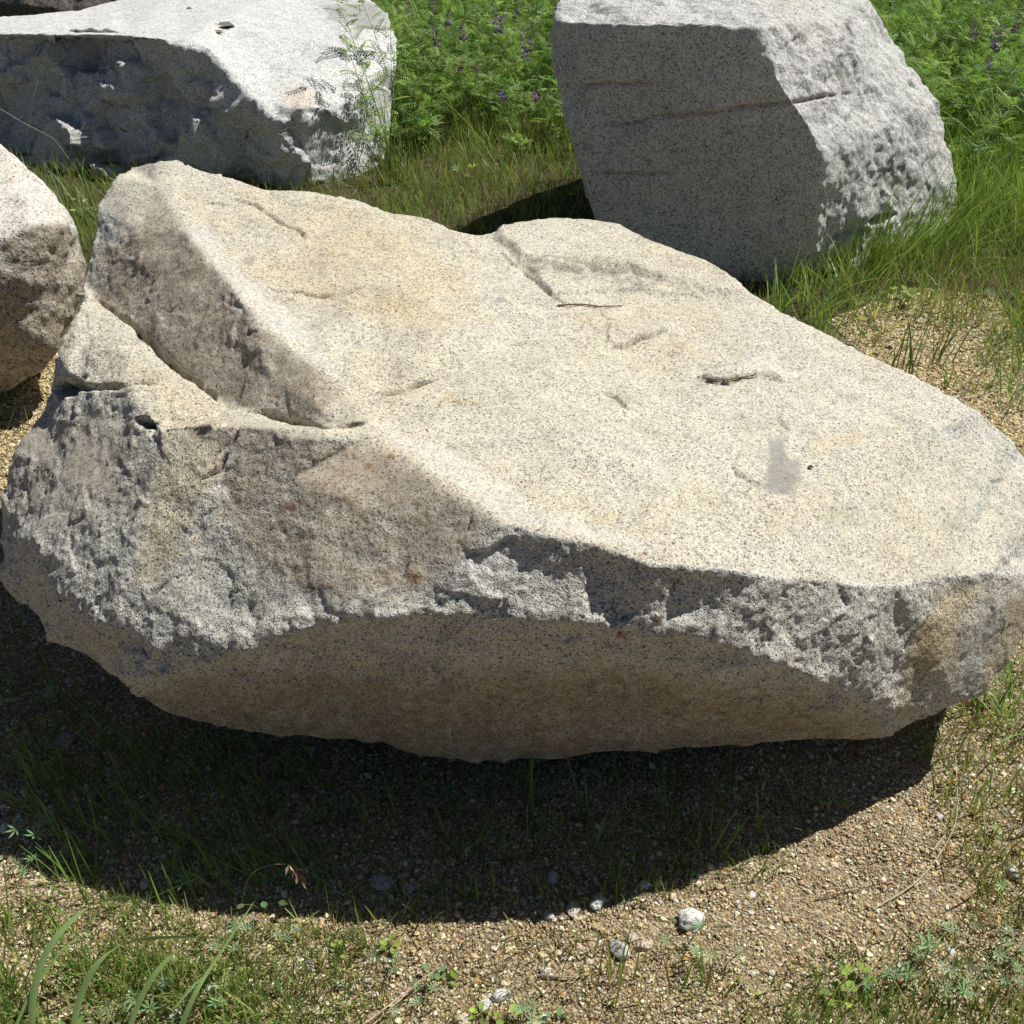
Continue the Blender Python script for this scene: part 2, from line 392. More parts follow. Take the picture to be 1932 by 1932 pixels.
# ---- the big granite boulder in front
def on_plane(z0, gx_, gy_):
    def f(u, v, dz=0.0):
        d = ray(u, v); t = (z0 + dz - CAM_H) / (d[2] - gx_ * d[0] - gy_ * d[1]); return (u, v, float(d[1] * t))
    return f
TP = on_plane(.58, -.15, .06)
def through(u0, v0, y0, n):
    A = P(u0, v0, y0); n = np.array(n)
    def f(u, v, dz=0.0):
        d = ray(u, v); t = (n @ (A - np.array([0, 0, CAM_H]))) / (n @ d); return (u, v, float(d[1] * t) + dz)
    return f
BR = through(*TP(950, 985, -.004), (-.235, -.63, .74)); FR = through(*TP(950, 985, -.004), (.03, -.80, .60)); UP = through(*TP(345, 430, -.01), (-.47, -.435, .768)); LF = through(*BR(262, 960), (-.51, -.50, .70))
def GZ(u, v, z): return (u, v, float(G(u, v, z)[1]))
def main_boulder():
    back_edge = [(246, 312, -.06), (290, 304, -.01), (325, 304, 0), (360, 316), (430, 333), (500, 357), (580, 360), (680, 380), (740, 400), (800, 408), (845, 432), (910, 443),
                 (980, 430), (1050, 422), (1110, 424), (1170, 432), (1240, 465), (1320, 495), (1400, 540), (1480, 590), (1560, 630),
                 (1650, 675), (1720, 705), (1780, 740), (1850, 775), (1900, 815, -.03), (1932, 850, -.06), (1962, 890, -.085), (1982, 950, -.115), (1986, 1010, -.16)]
    loop = [TP(*p) for p in back_edge]
    loop += [(1970, 1090, 1.61), (1932, 1190, 1.57), (1903, 1249, 1.54), (1852, 1311, 1.50), (1790, 1338, 1.475), (1723, 1361, 1.455), (1634, 1395, 1.435), (1520, 1402, 1.42), (1409, 1406, 1.42),
             (1260, 1417, 1.42), (1129, 1425, 1.41), (1062, 1437, 1.41), (943, 1436, 1.41), (855, 1431, 1.41), (762, 1414, 1.42), (723, 1392, 1.43), (610, 1391, 1.42), (513, 1389, 1.41),
             (366, 1360, 1.42), (310, 1342, 1.43), (273, 1321, 1.44), (254, 1302, 1.45), (195, 1272, 1.48), (161, 1238, 1.51), (88, 1209, 1.54), (73, 1175, 1.56), (29, 1121, 1.62), (2, 1077, 1.66),
             (-2, 1010, 1.72), (10, 950, 1.77), (29, 847, 1.86), (73, 784, 1.92), (94, 743, 1.93), (103, 668, 1.97), (145, 581, 2.10), (158, 528, 2.27), (171, 475, 2.32), (189, 387, 2.41), (220, 339, 2.47)]
    ridge_a = [TP(300, 352, -.005), TP(345, 430, -.01), TP(425, 525, -.01), TP(485, 608, -.01), TP(590, 690, -.01), TP(640, 728, -.015), TP(730, 745, -.02), TP(800, 722, -.012)]
    notch = [UP(176, 560), UP(240, 605), UP(330, 692), UP(430, 770), UP(490, 778), UP(560, 797), TP(640, 803, -.03), TP(700, 800, -.012)]
    ridge_b = [BR(425, 800), BR(500, 804), BR(600, 818), TP(690, 825, -.012), TP(765, 865, -.008), TP(855, 930, -.005), TP(950, 985, -.004), TP(1020, 1002), TP(1110, 1025),
               TP(1225, 1062), TP(1335, 1072), TP(1450, 1088, -.02), TP(1560, 1100, -.045), TP(1680, 1108, -.08), TP(1780, 1088, -.095), TP(1880, 1075, -.10)]
    belly = [BR(262, 1286, .04), BR(340, 1262, .02), BR(435, 1238, .01), BR(520, 1205), BR(610, 1172), BR(750, 1165), FR(900, 1162), FR(1050, 1170), FR(1200, 1182), FR(1330, 1206), FR(1450, 1242, .025),
             FR(1560, 1292, .065), (1680, 1333, 1.395), (1740, 1336, 1.42), (1800, 1325, 1.455)]
    edge_c = [TP(950, 985, -.004), BR(885, 1040), BR(822, 1108), BR(750, 1165)]
    edge_r = [TP(1780, 1088, -.095), FR(1740, 1160, .13), FR(1712, 1230, .145), (1680, 1333, 1.395)]
    edge_l = [BR(300, 800), BR(285, 860), BR(262, 960), BR(240, 1080), BR(255, 1180, .01), BR(262, 1286, .04)]
    knob = [(112, 672, 1.93), (150, 722, 1.87), (230, 730, 1.80), (300, 718, 1.82)]
    lines = [ridge_a, notch, ridge_b, belly, edge_c, edge_r, edge_l, knob]
    front = [TP(700, 480, .015), TP(850, 620, .012), TP(1100, 800, .008), TP(1350, 800, -.012), TP(1500, 950, .0), TP(1250, 950, .008), TP(1000, 620, -.006), TP(1150, 610, -.012), TP(1650, 850, -.004), TP(560, 470, -.012),
             UP(260, 440, -.02), UP(300, 560, -.01), UP(420, 640), UP(520, 715), UP(230, 500, -.01), UP(600, 765),
             (150, 650, 1.975), (230, 660, 1.93), LF(150, 800, .03), LF(230, 805, .02), LF(120, 900, .0), LF(215, 930), LF(60, 1010, -.01), LF(150, 1080), LF(180, 1180, .01), LF(105, 1120, .01),
             BR(400, 900), BR(560, 900), BR(700, 960), BR(430, 1040, .006), BR(600, 1060), BR(340, 1150), BR(760, 1040),
             FR(1000, 1080), FR(1150, 1110), FR(1320, 1130), FR(1500, 1170, .03), FR(1620, 1220, .08),
             (1830, 1180, 1.475), (1780, 1260, 1.435), (1890, 1150, 1.525),
             (500, 1310, 1.35), (750, 1290, 1.33), (1000, 1300, 1.335), (1300, 1310, 1.335), (1550, 1350, 1.345), (400, 1310, 1.37)]
    back = [GZ(400, 1310, -.03), GZ(620, 1355, -.03), GZ(850, 1385, -.04), GZ(1100, 1395, -.04), GZ(1400, 1370, -.04), GZ(1640, 1335, -.03), GZ(1800, 1240, -.03),
            GZ(220, 1080, -.03), GZ(500, 1050, -.06), GZ(900, 1050, -.06), GZ(1400, 1050, -.06), GZ(1800, 1020, -.05),
            (160, 860, 2.30), (260, 640, 2.52), (300, 420, 2.68), (500, 480, 2.74), (800, 560, 2.78), (1100, 560, 2.80), (1400, 680, 2.62), (1650, 800, 2.42), (1850, 900, 2.18), GZ(500, 800, -.05), GZ(900, 800, -.05), GZ(1400, 850, -.05)]
    V, Q, E, nn = rock_base(loop, front, lines, back, .0045, 7)
    u, v, _ = proj(V); fc = facing(V, nn); vis = sstep(-.05, .15, fc)
    wob = 14 * fbm(V, 14, 3, 3)
    u2, v2 = u + wob, v + 14 * fbm(V, 14, 8, 3)
    steep = sstep(.86, .60, nn[:, 2]) * sstep(-.75, -.45, nn[:, 2])
    lobe = sstep(-15, 25, polysd(u, v, [(100, 580), (210, 590), (330, 690), (430, 775), (420, 860), (280, 820), (100, 760)]))
    steep = np.maximum(steep, .75 * lobe * vis)
    # plates that stand proud of the top, with a broken edge facing the camera
    up = np.zeros(len(V)); jag = 4 * pn(V, 30, 91) + 2 * pn(V, 80, 92); jag2 = 4 * pn(V, 30, 93) + 2 * pn(V, 80, 94)
    for poly, h, soft in (([(935, 448), (985, 492), (1035, 515), (1110, 506), (1190, 512), (1260, 535), (1325, 556), (1400, 560), (1330, 470), (1180, 400), (960, 400)], .016, 8),
                          ([(1045, 560), (1130, 548), (1240, 553), (1330, 565), (1300, 545), (1180, 522), (1060, 522), (1000, 505)], .009, 4),
                          ([(1145, 650), (1178, 655), (1205, 640), (1262, 622), (1280, 600), (1220, 592), (1150, 612)], .008, 4),
                          ([(1320, 716), (1370, 722), (1420, 712), (1480, 720), (1440, 690), (1360, 690)], .013, 4),
                          ([(1380, 887), (1420, 914), (1452, 920), (1500, 900), (1480, 850), (1400, 850)], .006, 4)):
        sd_ = polysd(u + .2 * wob + jag, v + .2 * wob + jag2, poly); up += h * sstep(-soft, soft, sd_) * vis * sstep(.5, .75, nn[:, 2])
    V = V + np.array([0, 0, 1.0]) * up[:, None]
    rough = np.clip(steep + .12, 0, 1)
    # broken faces: knobbly, top: gently waved
    big = .016 * fbm(V, 5.0, 11, 3) + .0
    chip = .07 * facets(V + .012 * np.stack([pn(V, 18, 61), pn(V, 18, 62), pn(V, 18, 63)], 1), 13, 5) + .07 * facets(V, 31, 6)
    med = .0026 * fbm(V, 24, 21, 3) + .0022 * pn(V, 75, 27) + .0016 * pn(V, 130, 28)
    disp = big * (.30 + .55 * rough) + rough * (chip + med) + (1 - rough) * (.0014 * fbm(V, 40, 71, 2) + .006 * np.abs(pn(V * np.array([1, 1.4, 1]), 7, 72)) * -1)
    bl = np.abs(v - np.interp(u, [262, 435, 610, 900, 1200, 1450, 1680], [1286, 1238, 1172, 1162, 1182, 1242, 1333]))
    disp += np.exp(-(bl / 55) ** 2) * vis * ((u > 200) & (u < 1760)) * (.012 * fbm(V, 8, 171, 4) + .07 * facets(V, 18, 172) + .003 * pn(V, 55, 175))
    disp += sstep(-.2, -.5, nn[:, 2]) * vis * .004 * fbm(V, 20, 176, 3) + sstep(-.2, -.5, nn[:, 2]) * vis * .045 * facets(V, 11, 177)
    disp *= 1 - .6 * sstep(-15, 30, polysd(u, v, [(1790, 1110), (1880, 1090), (1990, 1080), (1940, 1200), (1860, 1310), (1690, 1340), (1725, 1200)]))
    left = polysd(u, v, [(-20, 700), (285, 700), (270, 900), (250, 1100), (420, 1290), (260, 1400), (-60, 1200)])
    disp += sstep(-20, 40, left) * rough * (.008 * fbm(V, 9, 75, 3) + .0045 * pn(V * np.array([1.6, 1.6, .5]), 14, 77))
    V = V + nn * disp[:, None]
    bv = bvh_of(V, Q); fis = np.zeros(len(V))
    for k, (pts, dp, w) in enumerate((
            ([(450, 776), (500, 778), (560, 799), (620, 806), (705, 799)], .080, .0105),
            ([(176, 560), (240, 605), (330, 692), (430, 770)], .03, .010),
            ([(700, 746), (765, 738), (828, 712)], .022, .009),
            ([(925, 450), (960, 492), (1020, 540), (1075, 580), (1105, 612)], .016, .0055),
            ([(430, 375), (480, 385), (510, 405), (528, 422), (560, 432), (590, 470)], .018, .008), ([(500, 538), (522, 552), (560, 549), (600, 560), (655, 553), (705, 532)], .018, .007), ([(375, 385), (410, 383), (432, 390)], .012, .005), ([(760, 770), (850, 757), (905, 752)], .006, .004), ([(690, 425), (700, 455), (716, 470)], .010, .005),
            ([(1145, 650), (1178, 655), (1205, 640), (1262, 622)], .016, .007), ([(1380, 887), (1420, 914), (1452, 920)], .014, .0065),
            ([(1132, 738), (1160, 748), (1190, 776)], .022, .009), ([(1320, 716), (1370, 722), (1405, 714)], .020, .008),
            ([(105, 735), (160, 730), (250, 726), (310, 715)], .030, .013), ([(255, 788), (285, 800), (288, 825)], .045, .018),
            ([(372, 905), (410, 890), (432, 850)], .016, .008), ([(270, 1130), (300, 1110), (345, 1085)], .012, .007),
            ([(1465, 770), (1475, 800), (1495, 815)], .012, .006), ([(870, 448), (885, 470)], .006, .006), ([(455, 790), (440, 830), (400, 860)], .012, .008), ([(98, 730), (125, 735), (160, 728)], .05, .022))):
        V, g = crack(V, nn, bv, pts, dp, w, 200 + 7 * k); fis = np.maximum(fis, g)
    def reg(poly, s): return sstep(-s, s, polysd(u2, v2, poly)) * vis
    brown = np.maximum.reduce([
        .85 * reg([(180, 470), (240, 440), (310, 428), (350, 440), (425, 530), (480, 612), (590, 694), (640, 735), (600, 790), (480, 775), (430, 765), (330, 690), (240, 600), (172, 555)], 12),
        .85 * reg([(440, 795), (560, 815), (730, 845), (860, 935), (945, 990), (880, 1040), (815, 1110), (640, 1140), (500, 1090), (420, 960)], 22),
        1.0 * reg([(240, 1320), (430, 1290), (620, 1270), (900, 1265), (1200, 1270), (1500, 1315), (1690, 1382), (1500, 1460), (300, 1460)], 40),  # underside: weathered brown, strengthened to deepen its shade
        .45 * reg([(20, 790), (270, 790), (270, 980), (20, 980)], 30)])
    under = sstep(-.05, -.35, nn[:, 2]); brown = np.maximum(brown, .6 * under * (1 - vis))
    ochre = np.maximum.reduce([
        .75 * reg([(300, 335), (430, 330), (620, 360), (780, 420), (960, 600), (820, 640), (640, 600), (480, 540), (380, 440)], 40),
        .55 * reg([(960, 500), (1350, 560), (1480, 700), (1300, 720), (1080, 700)], 40), .55 * reg([(1180, 880), (1450, 900), (1620, 860), (1640, 1000), (1380, 1040), (1180, 1030)], 45),
        .95 * reg([(1785, 1110), (1870, 1100), (1840, 1150), (1800, 1250), (1700, 1335), (1690, 1300), (1725, 1200)], 28), .8 * reg([(1900, 1130), (1960, 1090), (1930, 1230), (1850, 1310), (1860, 1250)], 12),
        .6 * reg([(190, 600), (300, 690), (430, 780), (420, 880), (300, 1100), (250, 1100), (300, 800)], 25), .85 * reg([(1085, 560), (1120, 600), (1110, 640), (1060, 590), (1035, 545)], 8),
        .8 * reg([(1240, 640), (1420, 655), (1420, 670), (1250, 668)], 10), .9 * reg([(1520, 835), (1620, 800), (1640, 830), (1540, 855)], 10), .8 * reg([(820, 745), (910, 745), (920, 765), (840, 768)], 10), .38 * np.ones(len(V)) * sstep(.7, .9, nn[:, 2])])
    for pts, w_, a_ in (([(1050, 1005), (1180, 960), (1290, 935), (1390, 885), (1450, 870)], 7, .8), ([(1500, 868), (1580, 850), (1640, 828), (1700, 800)], 7, .9), ([(1000, 640), (1150, 660), (1290, 668), (1420, 690), (1560, 720)], 10, .6),
                        ([(1080, 690), (1250, 700), (1330, 712)], 8, .5), ([(1590, 745), (1660, 760), (1760, 790)], 9, .6), ([(420, 360), (520, 430), (600, 520), (700, 560)], 12, .6), ([(300, 1080), (420, 980), (470, 900)], 9, .6), ([(1850, 830), (1900, 900), (1940, 980)], 14, .5)):
        d2, _ = linesd(np.column_stack([u * .5 + u2 * .5, v * .5 + v2 * .5, 0 * u]), [(p[0], p[1], 0) for p in pts]); ochre = np.maximum(ochre, a_ * sstep(w_, w_ * .2, d2) * vis * sstep(-.5, .2, pn(V, 14, 81)))
    patch = .95 * reg([(1442, 828), (1475, 832), (1488, 862), (1512, 872), (1503, 900), (1500, 932), (1458, 934), (1448, 900), (1450, 870)], 7) * sstep(-1.0, -.3, pn(V, 60, 82))
    for (pu, pv, pr) in ((1298, 820, 8), (470, 490, 12), (1075, 700, 5), (945, 565, 8), (1533, 818, 8), (1830, 905, 6)):
        patch = np.maximum(patch, .8 * sstep(pr + 3, pr - 3, np.hypot(u2 * .4 + u * .6 - pu, (v2 * .4 + v * .6 - pv) * 1.5)) * vis)
    rust = np.zeros(len(V))
    for (pu, pv, pr) in ((1245, 1168, 16), (1170, 1195, 12), (1212, 1050, 8), (940, 997, 8), (700, 880, 14), (745, 858, 10), (405, 880, 6), (1130, 1120, 8), (550, 960, 20), (780, 1090, 18)):
        rust = np.maximum(rust, .75 * sstep(pr, pr * .3, np.hypot(u2 - pu, (v2 - pv) * 1.7)) * vis)
    dark = .85 * fis ** 1.5 + .55 * reg([(980, 500), (1110, 500), (1200, 512), (1310, 552), (1200, 545), (1100, 530), (1010, 525)], 8) * sstep(0, .4, pn(V, 70, 5) + .3)  # shade painted into the cracks along with their soil; scarp band darkened too
    whiten = np.maximum.reduce([reg([(340, 430), (430, 520), (490, 600), (600, 680), (660, 730), (560, 600), (470, 520), (380, 420)], 10), reg([(700, 805), (860, 915), (960, 975), (1220, 1050), (1220, 1020), (1000, 950), (860, 850), (740, 800)], 12),
                                .8 * reg([(880, 1045), (960, 1000), (1030, 1020), (960, 1100), (850, 1120)], 14), .7 * reg([(1400, 650), (1480, 690), (1500, 720), (1400, 700)], 10)])
    return V, Q, dict(brown=brown, ochre=ochre * (1 - brown * .6), patch=patch, rust=rust, dark=dark, rough=rough, whiten=whiten)
MAIN = main_boulder()
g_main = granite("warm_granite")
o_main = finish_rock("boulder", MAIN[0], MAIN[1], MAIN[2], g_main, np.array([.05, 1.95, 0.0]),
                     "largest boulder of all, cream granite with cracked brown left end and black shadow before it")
ROCKS["main"] = bvh_of(MAIN[0], MAIN[1])

# ---- upright block behind it, on the right
def right_block():
    loop = [(1040, 30, 4.42), (1036, 75, 4.36), (1048, 150, 4.30), (1056, 205, 4.27), (1075, 255, 4.23), (1090, 310, 4.20), (1105, 370, 4.16), (1125, 425, 4.12), (1165, 480, 4.05), (1260, 520, 3.96), (1350, 538, 3.90),
            (1450, 541, 3.86), (1530, 527, 3.87), (1600, 515, 3.96), (1680, 482, 4.10), (1740, 462, 4.22), (1788, 432, 4.36), (1804, 375, 4.46), (1800, 310, 4.52), (1788, 245, 4.60), (1772, 192, 4.66), (1742, 152, 4.70), (1712, 130, 4.72),
            (1692, 85, 4.76), (1666, 38, 4.80), (1640, 0, 4.84), (1590, -38, 4.90), (1500, -55, 4.95), (1300, -58, 4.95), (1120, -40, 4.80), (1050, -8, 4.55)]
    top = [(1040, 30, 4.42), (1060, 42, 4.30), (1150, 44, 4.18), (1250, 38, 4.08), (1350, 45, 4.00), (1440, 52, 3.96)]
    edge = [(1440, 52, 3.96), (1412, 88, 3.95), (1470, 152, 3.90), (1530, 240, 3.86), (1552, 300, 3.83), (1545, 372, 3.83), (1538, 440, 3.83), (1530, 527, 3.87)]
    front = [(1150, 200, 4.20), (1300, 250, 4.06), (1250, 400, 4.04), (1420, 330, 3.95), (1400, 470, 3.92), (1600, 100, 4.20), (1560, 40, 4.30), (1650, 130, 4.35), (1660, 250, 4.12), (1720, 220, 4.36), (1650, 380, 4.06), (1740, 360, 4.26), (1600, 470, 3.96), (1500, 0, 4.35), (1300, 0, 4.40), (1140, 5, 4.42)]
    back = [GZ(1250, 480, -.05), GZ(1450, 500, -.05), GZ(1620, 470, -.06), GZ(1240, 330, -.05), GZ(1560, 330, -.05), (1200, 120, 5.2), (1400, 60, 5.35), (1600, 120, 5.25), GZ(1720, 380, -.05)]
    V, Q, E, nn = rock_base(loop, front, [top, edge], back, .0082, 8)
    u, v, _ = proj(V); vis = sstep(-.05, .15, facing(V, nn))
    f1, f2, val = worley(V + .03 * np.stack([pn(V, 9, 61), pn(V, 9, 62), pn(V, 9, 63)], 1), 7, 15)
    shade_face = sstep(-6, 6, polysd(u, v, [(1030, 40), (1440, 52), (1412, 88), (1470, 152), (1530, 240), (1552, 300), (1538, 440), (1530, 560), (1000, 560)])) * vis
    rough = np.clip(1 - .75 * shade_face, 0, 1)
    disp = .028 * fbm(V, 3.2, 11, 4) * (.45 + .55 * rough) + shade_face * .004 * fbm(V, 16, 19, 3) + rough * ((val - .5) * .010 * sstep(0, .15, f2 - f1) + (.007 + .004) * fbm(V, 13, 21, 3) + .045 * facets(V, 9, 23)) + .003 * fbm(V, 45, 25, 2)
    V = V + nn * disp[:, None]; bv = bvh_of(V, Q)
    rst = np.zeros(len(V))
    for k, (pts, dp, w) in enumerate((([(1085, 245), (1180, 232), (1290, 215), (1400, 205), (1500, 190), (1580, 182), (1660, 168)], .022, .0115), ([(1060, 160), (1150, 158), (1260, 162)], .016, .012), ([(1110, 325), (1200, 326), (1290, 328)], .014, .012), ([(1270, 195), (1270, 240)], .012, .012), ([(1290, 205), (1340, 225), (1400, 210)], .012, .014),
                                      ([(1640, 420), (1690, 405)], .06, .03), ([(1560, 455), (1600, 440), (1640, 425)], .03, .014), ([(1130, 75), (1300, 62), (1400, 70)], .004, .008))):
        V, g = crack(V, nn, bv, pts, dp, w, 400 + 7 * k, wander=8); rst = np.maximum(rst, g * (k < 3))
    lichen = np.zeros(len(V)); u2 = u + 14 * fbm(V, 8, 3, 3); v2 = v + 14 * fbm(V, 8, 6, 3)
    for (pu, pv, ru, rv, a) in ((1600, 75, 16, 60, .75), (1780 - 40, 290, 60, 40, .55), (1560, 110, 26, 60, .55), (1590, 90, 14, 50, .9), (1640, 200, 20, 50, .5), (1690, 330, 40, 30, .6), (1580, 400, 40, 20, .5), (1640, 440, 30, 12, .6), (1500, 130, 30, 30, .4), (1770 - 60, 240, 40, 60, .5), (1610, 330, 40, 40, .35)):
        lichen = np.maximum(lichen, a * sstep(1.2, .5, np.hypot((u2 - pu) / ru, (v2 - pv) / rv)) * vis)
    lichen = lichen * sstep(-.15, .35, pn(V, 45, 9))
    return V, Q, dict(brown=.2 * shade_face * sstep(0, .5, pn(V, 3, 44)), ochre=.30 * sstep(.0, .5, pn(V, 2.4, 45)) * (1 - shade_face), rough=rough, dark=np.minimum(1, lichen * 1.3 + .25 * shade_face), patch=np.zeros(len(V)), rust=.6 * rst, whiten=1.0 * (1 - shade_face))  # shading put into the colour: shaded face darkened, lit faces whitened; plus lichen
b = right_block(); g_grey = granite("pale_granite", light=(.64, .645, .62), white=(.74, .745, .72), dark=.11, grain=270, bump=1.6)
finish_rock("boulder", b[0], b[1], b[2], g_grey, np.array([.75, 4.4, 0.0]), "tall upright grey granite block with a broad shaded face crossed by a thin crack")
ROCKS["block"] = bvh_of(b[0], b[1])

# ---- long flat slab behind it, on the left
def long_slab():
    loop = [(-260, 46, 5.55), (-240, 20, 5.9), (-60, 34, 6.1), (60, 30, 6.2), (135, 21, 6.5), (180, 10, 6.9), (222, 0, 7.2), (330, -22, 7.5), (560, -30, 7.5), (690, -12, 7.0), (735, 25, 6.3), (752, 75, 5.85), (752, 120, 5.65), (745, 185, 5.55), (738, 250, 5.42), (730, 300, 5.30), (712, 325, 5.18),
            (650, 346, 5.03), (590, 359, 4.93), (500, 356, 4.95), (390, 345, 5.03), (250, 335, 5.12), (100, 322, 5.22), (-60, 312, 5.35), (-250, 300, 5.5)]
    brow = [(-260, 46, 5.55), (-120, 58, 5.54), (0, 63, 5.40), (150, 65, 5.32), (250, 67, 5.265), (340, 76, 5.195), (395, 90, 5.145), (440, 132, 5.09), (472, 166, 5.05), (512, 196, 5.005), (568, 205, 4.975)]
    corner = [(568, 205, 4.975), (578, 280, 4.95), (590, 359, 4.93)]
    rim = [(568, 205, 4.975), (605, 208, 5.07), (662, 194, 5.20), (702, 150, 5.42), (752, 120, 5.65)]
    front = [(500, 120, 5.36), (600, 130, 5.36), (650, 90, 5.62), (560, 70, 5.75), (400, 40, 5.8), (200, 40, 5.85), (640, 270, 5.09), (690, 240, 5.28), (640, 320, 5.03),
             (60, 130, 5.44), (30, 200, 5.37), (150, 110, 5.40), (200, 95, 5.36), (190, 150, 5.30), (100, 200, 5.35), (140, 260, 5.26), (60, 280, 5.28), (250, 160, 5.26), (330, 180, 5.18), (330, 270, 5.10), (430, 230, 5.07), (480, 300, 5.0), (540, 290, 4.96), (230, 250, 5.19), (-120, 180, 5.5)]
    back = [GZ(560, 335, -.05), GZ(650, 310, -.05), GZ(350, 310, -.05), GZ(100, 290, -.05), GZ(-150, 270, -.05), (-100, 100, 6.6), (200, 90, 7.3), (500, 80, 7.8), (650, 100, 7.2), GZ(640, 220, -.05), GZ(300, 200, -.05), GZ(0, 200, -.05)]
    V, Q, E, nn = rock_base(loop, front, [brow, corner, rim], back, .0115, 4); nn = laplace(nn, E, 14); nn /= np.linalg.norm(nn, axis=1, keepdims=True)
    u, v, _ = proj(V); vis = sstep(-.05, .15, facing(V, nn))
    steep = sstep(.80, .45, nn[:, 2]) * sstep(.1, -.45, nn[:, 1])
    w3 = .08 * np.stack([pn(V, 4, 61), pn(V, 4, 62), pn(V, 4, 63)], 1)
    f1, f2, val = worley(V + w3, 3.4, 25); g1, g2, val2 = worley(V + w3, 11, 27); h1, h2, val3 = worley(V + w3 * .5, 26, 29)
    lf = sstep(420, 200, u)
    disp = .010 * fbm(V, 2.2, 11, 4) + (.35 + .65 * sstep(640, 480, u)) * sstep(.72, .35, nn[:, 2]) * sstep(.1, -.45, nn[:, 1]) * ((val - .5) * (.07 + .12 * lf) + .32 * facets(V + w3 * .6, 4.2, 25) + .24 * facets(V + w3 * .5, 9.5, 26) + .16 * facets(V + w3 * .4, 21, 27) + .010 * fbm(V, 14, 21, 4, .6)) + .003 * fbm(V, 30, 25, 2)
    V = V + nn * disp[:, None]
    V = V - np.array([0, 0, 1]) * (steep * .02 * np.abs(pn(V, 12, 99)))[:, None]
    u2 = u + 10 * fbm(V, 6, 3, 3); v2 = v + 6 * fbm(V, 6, 6, 3)
    patch = .62 * sstep(-4, 4, polysd(u2, v2, [(610, 12), (690, 3), (760, 25), (745, 60), (660, 52), (618, 35)])) * vis * sstep(.6, .8, nn[:, 2])
    pink = sstep(14, -14, np.abs(np.hypot((u2 - 565) / 1.4, (v2 - 185)) - 0) - 22) * vis
    return V, Q, dict(brown=.12 * steep * sstep(.2, .6, pn(V, 3, 44)), ochre=.9 * pink, rough=np.clip(steep + .1, 0, 1), dark=0 * steep, patch=patch, rust=.5 * sstep(14, 5, np.hypot(u2 - 155, v2 - 290)) * vis, whiten=.35 * (1 - steep) + .9 * steep)  # steep front whitened in the colour to lift its shade
b = long_slab(); g_blue = granite("white_granite", light=(.68, .69, .68), white=(.76, .77, .76), dark=.10, grain=240, bump=1.0, ochre=(1.0, .86, .74))
finish_rock("boulder", b[0], b[1], b[2], g_blue, np.array([-1.1, 5.6, 0.0]), "long low slab of rock with a flat white top and craggy dark grey front")
ROCKS["slab"] = bvh_of(b[0], b[1])

# ---- round boulder cut by the picture's left edge
def left_boulder():
    loop = [(-330, 470, 3.25), (-300, 380, 3.30), (-220, 295, 3.36), (-110, 250, 3.40), (-40, 255, 3.38), (0, 268, 3.36), (35, 292, 3.33), (62, 322, 3.30), (90, 352, 3.26), (112, 382, 3.23), (135, 412, 3.20), (152, 442, 3.17), (164, 482, 3.13), (165, 520, 3.09), (150, 580, 3.03), (128, 630, 2.96), (105, 665, 2.90),
            (88, 700, 2.88), (50, 722, 2.90), (0, 749, 2.93), (-90, 778, 2.92), (-240, 750, 2.95), (-330, 620, 3.05)]
    brow = [(-330, 470, 3.25), (-200, 450, 2.95), (-90, 455, 2.88), (0, 448, 2.88), (60, 427, 2.93), (118, 424, 3.02), (152, 442, 3.17)]
    front = [(-100, 340, 3.12), (30, 350, 3.14), (-220, 360, 3.15), (40, 520, 2.86), (110, 520, 2.97), (-80, 560, 2.78), (30, 620, 2.84), (-200, 600, 2.84), (-60, 700, 2.84), (80, 640, 2.86)]
    back = [GZ(0, 715, -.04), GZ(-150, 725, -.04), GZ(60, 640, -.04), GZ(-250, 600, -.05), GZ(0, 560, -.05), (-100, 380, 3.75), (60, 430, 3.55), (-220, 420, 3.7)]
    V, Q, E, nn = rock_base(loop, front, [brow], back, .0085, 9)
    u, v, _ = proj(V); vis = sstep(-.05, .15, facing(V, nn)); steep = sstep(.75, .45, nn[:, 2])
    disp = .018 * fbm(V, 4, 12, 3) + steep * (.008 * fbm(V, 22, 21, 4)) + .002 * fbm(V, 60, 25, 2)
    V = V + nn * disp[:, None]
    u2 = u + 12 * fbm(V, 12, 3, 3); v2 = v + 12 * fbm(V, 12, 6, 3)
    br = sstep(-10, 10, v2 - np.interp(u2, [-330, 0, 60, 120, 170], [470, 448, 428, 424, 470])) * vis
    return V, Q, dict(brown=np.clip(br * .8, 0, 1), ochre=.25 + 0 * u, rough=np.clip(steep, 0, 1), dark=0 * br, patch=0 * u, rust=.5 * sstep(8, 3, np.hypot(u - 22, v - 336)) * vis, whiten=.4 * (1 - br))
b = left_boulder(); g_pink = granite("pinkish_granite", light=(.68, .65, .58), white=(.79, .75, .71), dark=.10, grain=240, ochre=(1.0, .84, .72), brown=(.60, .55, .43))
finish_rock("boulder", b[0], b[1], b[2], g_pink, np.array([-1.65, 3.1, 0.0]), "rounded boulder with pinkish white top and brown weathered side, beside the cream one's left end")
ROCKS["left"] = bvh_of(b[0], b[1])

